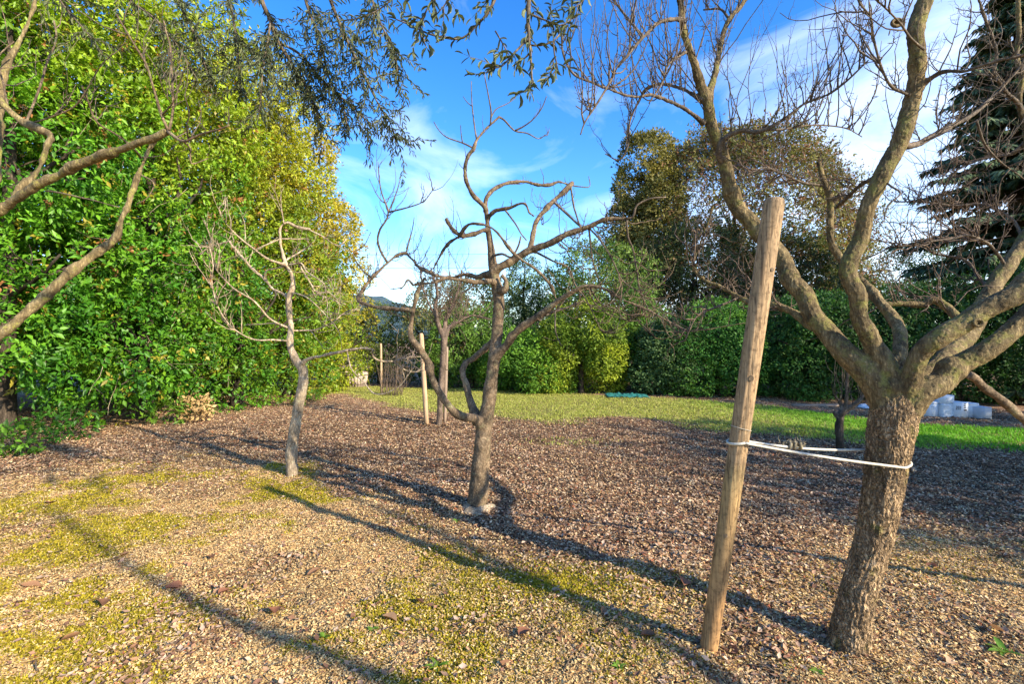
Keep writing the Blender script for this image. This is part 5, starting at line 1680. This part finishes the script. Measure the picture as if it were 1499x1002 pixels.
# ------------------------------------------------------------------ olive tree reaching over from behind the camera
ol = thing('olive_tree', 'olive tree overhead with grey green leafy twigs hanging into the top of the view', 'tree', (-1.9, -1.4, 0))
RB = [('trunk', np.array([[-1.9, -1.4, -0.15], [-1.88, -1.38, 0.7], [-1.8, -1.25, 1.5], [-1.7, -1.1, 2.3]]), np.array([0.19, 0.15, 0.13, 0.10])),
      ('limb', np.array([[-1.72, -1.12, 2.2], [-1.7, -0.3, 3.1], [-1.65, 0.8, 3.7], [-1.6, 1.9, 3.9], [-1.45, 2.6, 3.8], [-1.33, 2.9, 3.72]]), np.array([0.075, 0.06, 0.045, 0.03, 0.02, 0.014])),
      ('limb', np.array([[-1.72, -1.12, 2.2], [-1.1, -0.5, 3.0], [-0.5, 0.5, 3.5], [-0.1, 1.3, 3.55], [0.05, 1.75, 3.3]]), np.array([0.065, 0.05, 0.038, 0.022, 0.012])),
      ('limb', np.array([[-1.68, -0.2, 3.15], [-2.2, 0.9, 3.8], [-2.5, 2.0, 4.0], [-2.3, 2.7, 3.9]]), np.array([0.05, 0.04, 0.025, 0.012]))]
olr = np.random.RandomState(17)
D = 3.0
strands = []


def ob_(pts, w0, w1, d, n=0, lw=1.0):
    q, r = trace(d, pts, w0, w1)
    strands.append((q, r, n, lw))


# (pixels, width, depth, side twigs, spread)
ob_([(370, -45), (383, 0), (396, 30, 0.03), (408, 62, 0.06), (429, 96, 0.1), (449, 129, 0.12), (461, 156, 0.14), (470, 185, 0.15)], 8, 2, 3.0, 54)
ob_([(396, 30, 0.03), (392, 60, -0.05), (385, 100, -0.1), (382, 140, -0.14), (378, 175, -0.16)], 4, 1.5, 3.0, 33)
ob_([(470, -50), (484, 0), (507, 57, 0.05), (530, 103, 0.08), (552, 149, 0.1), (571, 179, 0.1), (578, 204, 0.1)], 6, 1.6, 2.9, 54)
ob_([(440, -40), (450, 10), (470, 60), (480, 110), (500, 150), (510, 190)], 5, 1.5, 3.1, 46)
ob_([(408, 62, 0.06), (440, 80, 0.1), (475, 120, 0.14), (520, 160, 0.16), (545, 185, 0.18)], 4, 1.5, 3.0, 37)
ob_([(540, -40), (545, 0), (560, 40), (575, 70), (583, 110)], 4, 1.4, 2.7, 29)
ob_([(320, -40), (335, 0), (345, 50), (350, 100), (352, 140)], 5, 1.5, 3.1, 35)
ob_([(250, -40), (265, 10), (285, 50), (300, 95), (310, 130)], 4, 1.4, 3.1, 26)
ob_([(150, -40), (190, 0), (230, 30), (262, 70), (285, 110)], 4, 1.4, 3.0, 18)
ob_([(60, -40), (95, 10), (125, 45), (150, 80)], 4, 1.4, 3.0, 12)
ob_([(600, -60), (590, -20), (560, 10), (530, 25), (500, 30)], 4, 1.4, 2.3, 4)
ob_([(735, -40), (724, 0), (708, 26), (694, 40), (684, 51), (668, 57), (630, 50), (600, 36), (580, 28)], 5, 2, 1.95, 5)
ob_([(640, -50), (636, -10), (622, 20), (615, 45), (625, 70)], 4, 1.6, 1.9, 4)
ob_([(690, -45), (668, -15), (650, 8), (640, 20)], 4, 1.6, 1.85, 2)
ob_([(775, -60), (774, 0), (773, 36), (775, 60), (778, 100), (779, 128)], 10, 2, 1.9, 5)
ob_([(774, 55), (760, 70), (746, 84), (736, 96), (722, 100)], 4, 1.6, 1.9, 3)
ob_([(775, 66), (792, 66), (810, 60), (822, 46)], 3.5, 1.6, 1.92, 2)
ob_([(775, 20), (800, 30), (820, 37), (840, 26)], 3.5, 1.6, 1.95, 2)
ob_([(810, 62), (812, 82), (815, 100), (800, 118)], 2.6, 1.4, 1.92, 2)
ob_([(725, 45), (735, 62), (745, 80)], 2.6, 1.5, 1.88, 1)
ob_([(880, -40), (860, -10), (850, 5), (838, 12)], 3.5, 1.5, 1.95, 1)
woody(ol, RB, 0.009, {'trunk': M_darkbark, 'limb': M_darkbark, 'branch': M_twig}, bark_fine(0.02, 137), seed=120)
lp, ld, lu, lsz = [], [], [], []
mbt = MB()
ends = [RB[1][1][-1], RB[2][1][-1], RB[3][1][-1], RB[1][1][3], RB[2][1][3], RB[3][1][2]]


def leafy(pts, rng, gap, size):
    seg = np.linalg.norm(np.diff(pts, axis=0), axis=1)
    cum = np.concatenate([[0], np.cumsum(seg)])
    s = gap * rng.rand()
    while s < cum[-1]:
        i = min(np.searchsorted(cum, s, side='right') - 1, len(seg) - 1)
        a = pts[i] + (pts[i + 1] - pts[i]) * ((s - cum[i]) / max(seg[i], 1e-6))
        t = unit(pts[i + 1] - pts[i])
        sd_ = unit(np.cross(t, rng.randn(3)))
        for sg in (1, -1):
            if rng.rand() < 0.88:
                lp.append(a)
                ld.append(unit(t * 0.75 + sd_ * sg * 0.8 + np.array([0, 0, -0.45]) + rng.randn(3) * 0.22))
                lu.append(unit(np.array([0, 0, 1.0]) + rng.randn(3) * 0.6))
                lsz.append(size * (0.7 + 0.5 * rng.rand()))
        s += gap * (0.7 + 0.6 * rng.rand())
    lp.append(pts[-1])
    ld.append(unit(pts[-1] - pts[-2]))
    lu.append(np.array([0, 0, 1.0]))
    lsz.append(size * 0.8)


bmb = MB()
for q, r, n, lw in strands:
    p2, r2 = smooth_path(q, r, 0.02)
    # tie the strand back to the nearest overhead limb
    e_ = min(ends, key=lambda e: np.linalg.norm(e - q[0]))
    if q[0][2] > P(0, -30, q[0][1])[2]:
        mid = (e_ + q[0]) / 2 + np.array([0, 0, 0.12])
        lk, lr = smooth_path(np.array([e_, mid, q[0]]), np.array([r[0] * 1.5, r[0] * 1.2, r[0]]), 0.03)
        mbt.tube(lk, lr, 6)
        if q[0][1] > 2.5:
            leafy(lk[len(lk) // 2:], olr, 0.05, 0.058)
    mbt.tube(p2, r2 * (1 + 0.3 * (noise(p2 * 40, 5) - 0.5)), 6)
    leafy(p2[len(p2) // 4:], olr, 0.026, 0.052 if q[0][1] > 2.5 else 0.047)
    for k in range(n):
        i = olr.randint(len(p2) // 6, len(p2) - 1)
        t = unit(p2[min(i + 1, len(p2) - 1)] - p2[i - 1])
        sd_ = unit(np.cross(t, olr.randn(3)))
        sc_ = 1.0 if q[0][1] > 2.5 else 0.55
        pts = grow(mbt, olr, p2[i], t * 0.5 + sd_ * 0.9 + np.array([0, 0, -0.2]), (0.10 + 0.22 * olr.rand()) * sc_, 0.0018, 6, 0.2, -0.04)
        leafy(pts, olr, 0.022 if sc_ > 0.9 else 0.026, 0.043 if sc_ > 0.9 else 0.045)
tag(mbt.build('twigs', M_twig, ol), kind='stuff')
lp, ld, lu, lsz = map(np.array, (lp, ld, lu, lsz))
upp = np.array([0.085, 0.105, 0.05])
lc = upp * (0.65 + 0.8 * olr.rand(len(lp), 1)) + np.array([0.03, 0.025, 0.0]) * (olr.rand(len(lp), 1) < 0.2)
# apparent size picks the leaves that become objects of their own
app = lsz / np.maximum(lp[:, 1], 0.3)
px_ = lp[:, 0] / np.maximum(lp[:, 1], 0.1)
pz_ = (lp[:, 2] - CAMZ) / np.maximum(lp[:, 1], 0.1)
vis = (lp[:, 1] > 0.6) & (np.abs(px_) < 1.07) & (pz_ < 0.72)
order = np.argsort(-(app * vis))
own = order[:300]
rest = np.setdiff1d(np.arange(len(lp)), own)
OT = np.array([[0, 0, 0], [-0.38, 0.22, 0.03], [0, 0.25, -0.02], [0.38, 0.22, 0.03], [-0.5, 0.5, 0.05], [0, 0.52, -0.02], [0.5, 0.5, 0.05], [-0.33, 0.8, 0.02], [0, 0.8, -0.05], [0.33, 0.8, 0.02], [0, 1.0, -0.09]])
OF = np.array([[0, 2, 1], [0, 3, 2], [1, 2, 5], [1, 5, 4], [2, 3, 6], [2, 6, 5], [4, 5, 8], [4, 8, 7], [5, 6, 9], [5, 9, 8], [7, 8, 10], [8, 9, 10]])
protos = []
for k in range(5):
    T_ = OT * np.array([0.185, 1.0, 1.0 + 0.8 * k])
    T_[:, 0] += 0.03 * (k - 2) * T_[:, 1] ** 2
    protos.append(mesh_np('olive_leaf', T_, OF, M_olive, np.repeat((upp * (0.75 + 0.17 * k))[None], 11, 0)))
for i in own:
    d_ = unit(ld[i])
    s_ = unit(np.cross(d_, lu[i]))
    u_ = np.cross(s_, d_)
    o = bpy.data.objects.new('leaf', protos[olr.randint(5)])
    C.objects.link(o)
    o.parent = ol
    M_ = Matrix(((s_[0], d_[0], u_[0], 0), (s_[1], d_[1], u_[1], 0), (s_[2], d_[2], u_[2], 0), (0, 0, 0, 1)))
    o.matrix_local = Matrix.Translation(Vector(lp[i]) - ol.location) @ M_ @ Matrix.Scale(float(lsz[i]), 4)
T = OT * np.array([0.185, 1, 1])
s_ = unit(np.cross(ld[rest], lu[rest]))
u_ = np.cross(s_, unit(ld[rest]))
sz = lsz[rest][:, None, None]
v = lp[rest][:, None, :] + sz * (T[None, :, 0:1] * s_[:, None, :] + T[None, :, 1:2] * unit(ld[rest])[:, None, :] + T[None, :, 2:3] * 2 * u_[:, None, :])
f = (np.arange(len(rest))[:, None, None] * 11 + OF[None]).reshape(-1, 3)
tag(link('leaves', mesh_np('leaves', v.reshape(-1, 3), f, M_olive, np.repeat(lc[rest], 11, 0)), ol), kind='stuff')

# ------------------------------------------------------------------ white cartons by the shrubs
M_carton = plain_mat('white_carton', (0.62, 0.66, 0.72), 0.6, 0.3, 0.08, 6.0)
M_wrap = plain_mat('white_wrap', (0.60, 0.65, 0.71), 0.4, 0.4, 0.12, 14.0, 0.6)
M_grey = plain_mat('grey_carton', (0.40, 0.44, 0.50), 0.7, 0.2, 0.1, 8.0)
M_ink = plain_mat('dark_ink', (0.03, 0.03, 0.035), 0.7, 0.2, 0.1)
M_ink2 = plain_mat('grey_ink', (0.38, 0.40, 0.44), 0.7, 0.2, 0.1)


def at_px(px, d):
    return (px - 749.5) / F * d


def carton(label, x0, x1, ytop, ybot, d, rot, mat, lid=None, z0=0.0, prints=(), ink=None, folds=0, dep=0.28):
    X0, X1 = at_px(x0, d), at_px(x1, d)
    h = (ybot - ytop) / F * d
    so = thing('carton', label, 'carton', ((X0 + X1) / 2, d + dep / 2, z0), 'white cartons stacked by the shrubs')
    cen = np.array([(X0 + X1) / 2, d + dep / 2, 0])
    mb = MB()
    if folds:
        nz_ = folds
        w = X1 - X0
        rg = np.random.RandomState(int(x0))
        zs = np.linspace(0, h, nz_ * 2 + 1)
        rings = []
        for i, zz in enumerate(zs):
            e = 0.010 * (i % 2) + 0.004 * rg.rand() - (0.01 if i in (0, len(zs) - 1) else 0)
            m_ = 9
            for sx0, sy0, sx1, sy1 in ((X0, d, X1, d), (X1, d, X1, d + dep), (X1, d + dep, X0, d + dep), (X0, d + dep, X0, d)):
                for k in range(m_):
                    t_ = k / m_
                    nx_, ny_ = (sy1 - sy0), -(sx1 - sx0)
                    nn = math.hypot(nx_, ny_)
                    j = e + 0.006 * (rg.rand() - 0.5)
                    rings.append((sx0 + (sx1 - sx0) * t_ + nx_ / nn * j, sy0 + (sy1 - sy0) * t_ + ny_ / nn * j, z0 + zz + 0.012 * (rg.rand() - 0.5)))
        m4 = 36
        fs = [(i * m4 + k, i * m4 + (k + 1) % m4, i * m4 + m4 + (k + 1) % m4, i * m4 + m4 + k) for i in range(len(zs) - 1) for k in range(m4)]
        top = len(rings)
        rings.append(((X0 + X1) / 2, d + dep / 2, z0 + h))
        mb.add(np.array(rings), fs)
        mb.f.append(np.array([((len(zs) - 1) * m4 + k, (len(zs) - 1) * m4 + (k + 1) % m4, top) for k in range(m4)]))
        V = mb.v[0]
        co_, si_ = math.cos(rot), math.sin(rot)
        dd = V - cen
        V[:, 0], V[:, 1] = cen[0] + dd[:, 0] * co_ - dd[:, 1] * si_, cen[1] + dd[:, 0] * si_ + dd[:, 1] * co_
    else:
        mb.box((X0, d, z0), (X1, d + dep, z0 + h - (0.03 if lid else 0)), rot, 0.006, cen)
    mb.build('body', mat, so, smooth=False)
    if lid:
        mb = MB()
        mb.box((X0 - 0.006, d - 0.006, z0 + h - 0.045), (X1 + 0.006, d + dep + 0.006, z0 + h), rot, 0.005, cen)
        mb.build('lid', lid, so, smooth=False)
    if prints:
        mb = MB()
        w = X1 - X0
        for (u0, v0, u1, v1) in prints:
            mb.box((X0 + u0 * w, d - 0.004, z0 + v0 * h), (X0 + u1 * w, d - 0.001 + 0.004, z0 + v1 * h), rot, 0, cen)
        mb.build('print', ink or M_ink, so, smooth=False)
    return so


txt_l = [(0.2, 0.66, 0.28, 0.70), (0.31, 0.66, 0.36, 0.70), (0.38, 0.66, 0.46, 0.70), (0.2, 0.52, 0.3, 0.56), (0.33, 0.52, 0.44, 0.56)]
txt_3 = []
for i, ch_ in enumerate(range(3)):
    u = 0.06 + i * 0.14
    txt_3 += [(u, 0.72, u + 0.10, 0.755), (u + 0.07, 0.64, u + 0.10, 0.72), (u, 0.61, u + 0.10, 0.64), (u, 0.56, u + 0.03, 0.61), (u, 0.53, u + 0.10, 0.56)]
txt_3 += [(0.70, 0.86, 0.80, 0.92), (0.66, 0.74, 0.82, 0.79), (0.66, 0.63, 0.82, 0.68), (0.66, 0.46, 0.86, 0.55)]
carton('lidded white carton with faint grey print, leftmost of the white row', 1357.5, 1376.5, 588.5, 611, 10.15, 0.12, M_carton, lid=M_carton, prints=txt_l, ink=M_ink2)
carton('lower wrapped white carton with wrinkles under the tallest one', 1379, 1397, 592, 612, 10.1, 0.05, M_wrap, folds=7)
carton('plain white carton standing on top of the wrinkled wrapped one', 1379.5, 1397, 579.5, 592, 10.1, -0.02, M_carton, z0=(612 - 592) / F * 10.1 + 0.004, prints=[(0.3, 0.55, 0.55, 0.6)], ink=M_ink2)
carton('white carton with bold dark print in the middle of the row', 1399, 1417.5, 590, 613, 10.05, -0.04, M_carton, prints=txt_3)
carton('white lidded carton right of the one with bold dark print', 1418.5, 1433, 592, 613, 10.1, -0.1, M_wrap, lid=M_carton)
carton('short greyish carton at the right end of the white row', 1434, 1452, 597.5, 614.5, 9.95, -0.08, M_grey, lid=None, prints=[(0.15, 0.6, 0.4, 0.64), (0.15, 0.45, 0.35, 0.49)], ink=M_ink2)

# pale plank and small white bag behind the grass
pl = thing('plank', 'long pale plank lying behind the small leafless tree', 'plank', (at_px(1200, 11.8), 11.8, 0))
mb = MB()
mb.box((at_px(1160, 11.8), 11.75, 0.0), (at_px(1235, 11.8), 11.9, 0.06), 0.05, 0.008)
mb.build('board', plain_mat('grey_plank', (0.24, 0.19, 0.15), 0.85, 0.2, 0.3, 25.0, 0.3, (0.1, 1, 1)), pl, smooth=False)
mb = MB()
rg = np.random.RandomState(9)
c_ = np.array([at_px(1264, 11.6), 11.6, 0.0])
th_, ph_ = np.meshgrid(np.linspace(0, 2 * np.pi, 17)[:-1], np.linspace(0.05, np.pi / 2, 7), indexing='ij')
rr2 = 1 + 0.3 * (noise(np.stack([np.cos(th_).ravel() * 2, np.sin(th_).ravel() * 2, ph_.ravel() * 3], -1), 7).reshape(th_.shape) - 0.5)
vv = np.stack([c_[0] + 0.11 * rr2 * np.cos(th_) * np.sin(ph_), c_[1] + 0.12 * rr2 * np.sin(th_) * np.sin(ph_), 0.10 * rr2 * np.cos(ph_)], -1).reshape(-1, 3)
fs = [(i * 7 + j, ((i + 1) % 16) * 7 + j, ((i + 1) % 16) * 7 + j + 1, i * 7 + j + 1) for i in range(16) for j in range(6)]
mb.add(vv, fs)
tag(mb.build('bag', M_wrap), 'small crumpled white bag at the end of the pale plank', 'bag')

# teal tarp under the shrubs
gx_, gy_ = np.meshgrid(np.linspace(0, 1, 44), np.linspace(0, 1, 16))
x_ = at_px(888, 13.9) + gx_ * (at_px(947, 13.9) - at_px(888, 13.9))
y_ = 13.75 + gy_ * 0.5 - 0.25 * gx_
pp = np.stack([gx_.ravel() * 9, gy_.ravel() * 3], -1)
z_ = 0.015 + 0.09 * (np.abs(fbm(pp, 3, 91) - 0.5) * 2).reshape(gx_.shape) * np.sin(np.pi * gx_) ** 0.4 + 0.05 * gy_
ii = (np.arange(15)[:, None] * 44 + np.arange(43)[None, :]).ravel()
me = mesh_np('tarp', np.stack([x_.ravel(), y_.ravel(), z_.ravel()], -1), np.stack([ii, ii + 1, ii + 45, ii + 44], -1), plain_mat('teal_sheet', (0.03, 0.17, 0.16), 0.5, 0.4, 0.2))
tarp = link('tarp', me)
sm = tarp.modifiers.new('thickness', 'SOLIDIFY')
sm.thickness = 0.006
tag(tarp, 'crumpled teal tarp lying under the grey green shrub', 'tarp')

# pale half barrel planter by the end of the left row
d_ = 17.0
c_ = np.array([at_px(521, d_), d_, 0.0])
bar = thing('planter', 'pale weathered half barrel planter at the end of the left row', 'planter', (c_[0], c_[1], 0))
mb = MB()
nS_ = 22
for i in range(nS_):
    a0, a1 = i * 2 * np.pi / nS_ + 0.015, (i + 1) * 2 * np.pi / nS_ - 0.015
    vs = []
    for zz, ro in ((0, 0.33), (0.25, 0.40), (0.54, 0.42)):
        for rr3 in (ro, ro - 0.03):
            for a_ in (a0, a1):
                vs.append((c_[0] + math.cos(a_) * rr3, c_[1] + math.sin(a_) * rr3, zz))
    fs = []
    for k in (0, 4):
        fs += [(k, k + 1, k + 5, k + 4), (k + 3, k + 2, k + 6, k + 7), (k + 1, k + 3, k + 7, k + 5), (k + 2, k, k + 4, k + 6)]
    fs += [(8, 9, 11, 10), (0, 2, 3, 1)]
    mb.add(vs, fs)
mb.build('staves', plain_mat('pale_stave', (0.46, 0.36, 0.31), 0.85, 0.2, 0.3, 9.0, 0.2, (1, 1, 0.2)), bar, smooth=False)
for zz, ro in ((0.12, 0.366), (0.43, 0.414)):
    mb = MB()
    a_ = np.linspace(0, 2 * np.pi, 33)
    mb.tube(np.stack([c_[0] + np.cos(a_) * ro, c_[1] + np.sin(a_) * ro, np.full(33, zz)], -1), 0.016, 6, cap=False)
    mb.build('hoop', M_twig, bar)
mb = MB()
a_ = np.linspace(0, 2 * np.pi, 25)[:-1]
mb.add(np.concatenate([np.stack([c_[0] + np.cos(a_) * 0.385, c_[1] + np.sin(a_) * 0.385, np.full(24, 0.46)], -1), [[c_[0], c_[1], 0.5]]]), [(i, (i + 1) % 24, 24) for i in range(24)])
mb.build('soil', M_darkbark, bar)

# overhead cables beyond the shrubs
for (y0, y1, d_, label) in ((372, 364, 42, 'upper overhead cable crossing the sky gap'), (392, 384, 42.4, 'lower overhead cable crossing the sky gap'), (305, 278, 30, 'overhead cable seen through the right tree')):
    xa, xb = (380, 1060) if y0 > 310 else (1180, 1560)
    a_, b_ = P(xa, y0, d_), P(xb, y1, d_)
    s = np.linspace(0, 1, 25)[:, None]
    pts = a_ * (1 - s) + b_ * s - np.array([0, 0, 1]) * (4 * s * (1 - s)) * 0.25
    mb = MB()
    mb.tube(pts, 0.016, 5)
    tag(mb.build('overhead_cable', M_darkbark), label, 'cable', 'overhead cables')

# ------------------------------------------------------------------ weeds and big fallen leaves
wr = np.random.RandomState(77)
M_weed = leaf_mat('weed_leaf', 0.5, 0.3, 0.35)
weeds = [(1470, 952, 'broad leaved green weed in the lower right corner', 7, 0.085, 0.03), (475, 937, 'tiny green weed on the moss in the lower left middle', 7, 0.03, 0.014),
         (545, 925, 'small bright green weed left of the mossy streak', 9, 0.032, 0.016), (640, 985, 'yellow green weed with upright shoot at the bottom edge', 7, 0.05, 0.014),
         (905, 985, 'pale green weed at the bottom edge left of the post', 8, 0.035, 0.015), (1195, 985, 'low green weed near the bottom edge below the furrowed trunk', 9, 0.03, 0.014),
         (668, 765, 'small green weed beside the base of the crooked tree', 7, 0.04, 0.02), (30, 752, 'small green weed at the left edge of the moss', 6, 0.03, 0.02)]
for (px, py, label, n, ln, wd) in weeds:
    d_ = F * CAMZ / (py - HZ)
    c_ = P(px, py, d_)
    z_ = float(ground_h(np.array([c_[0]]), np.array([c_[1]]))[0])
    so = thing('weed', label, 'weed', (c_[0], c_[1], z_))
    for i in range(n):
        a_ = i * 2.4 + wr.rand()
        dr = unit(np.array([math.cos(a_), math.sin(a_), 0.35 + 0.6 * wr.rand()]))
        col = np.array([[0.13, 0.27, 0.03]]) * (0.7 + 0.6 * wr.rand()) + np.array([[0.05, 0.0, 0.0]]) * wr.rand()
        l_ = ln * (0.7 + 0.6 * wr.rand())
        s_ = unit(np.cross(dr, [0, 0, 1.0]))
        u_ = np.cross(s_, dr)
        w_ = wd * l_ / ln
        vv = np.array([c_[0], c_[1], z_ + 0.006]) + OT[:, 0:1] * s_ * w_ + OT[:, 1:2] * dr * l_ + (OT[:, 2:3] - 0.28 * OT[:, 1:2] ** 2) * u_ * l_
        link('leaf', mesh_np('weed_leaf', vv, OF, M_weed, np.repeat(col, 11, 0)), so)

mb = MB()
for i in range(150):
    x_, y_ = scatter_ground(1, 2.2, 9.0, 1.4, wr)
    if not len(x_):
        continue
    z_ = float(ground_h(x_, y_)[0]) + 0.012
    a_ = wr.rand() * 6.28
    grow(mb, wr, [x_[0], y_[0], z_], [math.cos(a_), math.sin(a_), 0.05], 0.05 + 0.16 * wr.rand(), 0.0022 + 0.0025 * wr.rand(), 4, 0.14, 0.0, 0.15)
tag(mb.build('dead_twigs', M_twig), 'short dead twigs lying among the chips', kind='stuff')
fall = []
for k in range(5):
    T_ = OT.copy()
    T_[:, 0] *= 0.55 + 0.1 * k
    T_[:, 2] *= 2.5
    T_[:, 2] += 0.25 * (T_[:, 1] - 0.5) ** 2 * (1 if k % 2 else 2) + 0.5 * T_[:, 0] ** 2
    cpal = [(0.28, 0.15, 0.08), (0.36, 0.22, 0.12), (0.22, 0.11, 0.06), (0.40, 0.27, 0.17), (0.30, 0.13, 0.07)][k]
    fall.append(mesh_np('fallen_leaf', T_, OF, M_dry, np.repeat(np.array([cpal]), 11, 0)))
spots = [(70, 742), (305, 820), (242, 862), (150, 882), (835 / 2.49, 870), (190, 812), (400, 890), (318, 930), (610, 880), (700, 812), (820, 868), (540, 760), (90, 705), (1452, 920), (1080, 960), (960, 940), (880, 905), (1150, 800), (930, 760), (1040, 730),
         (450, 845), (120, 930), (560, 905), (760, 940), (360, 730), (520, 690), (1370, 830), (1440, 770), (1390, 960), (860, 700), (250, 700), (215, 684), (30, 860), (730, 985), (1120, 880), (1000, 860)]
for (px, py) in spots:
    d_ = F * CAMZ / (py - HZ)
    c_ = P(px, py, d_)
    z_ = float(ground_h(np.array([c_[0]]), np.array([c_[1]]))[0])
    o = bpy.data.objects.new('fallen_leaf', fall[wr.randint(5)])
    C.objects.link(o)
    o.location = (c_[0], c_[1], z_ + 0.014)
    o.rotation_euler = (wr.randn() * 0.25, wr.randn() * 0.25, wr.rand() * 6.28)
    o.scale = (0.06 + 0.05 * wr.rand(),) * 3
    tag(o, 'curled dry brown leaf lying loose on the chips and moss', 'fallen leaf', 'large dry leaves scattered on the ground')
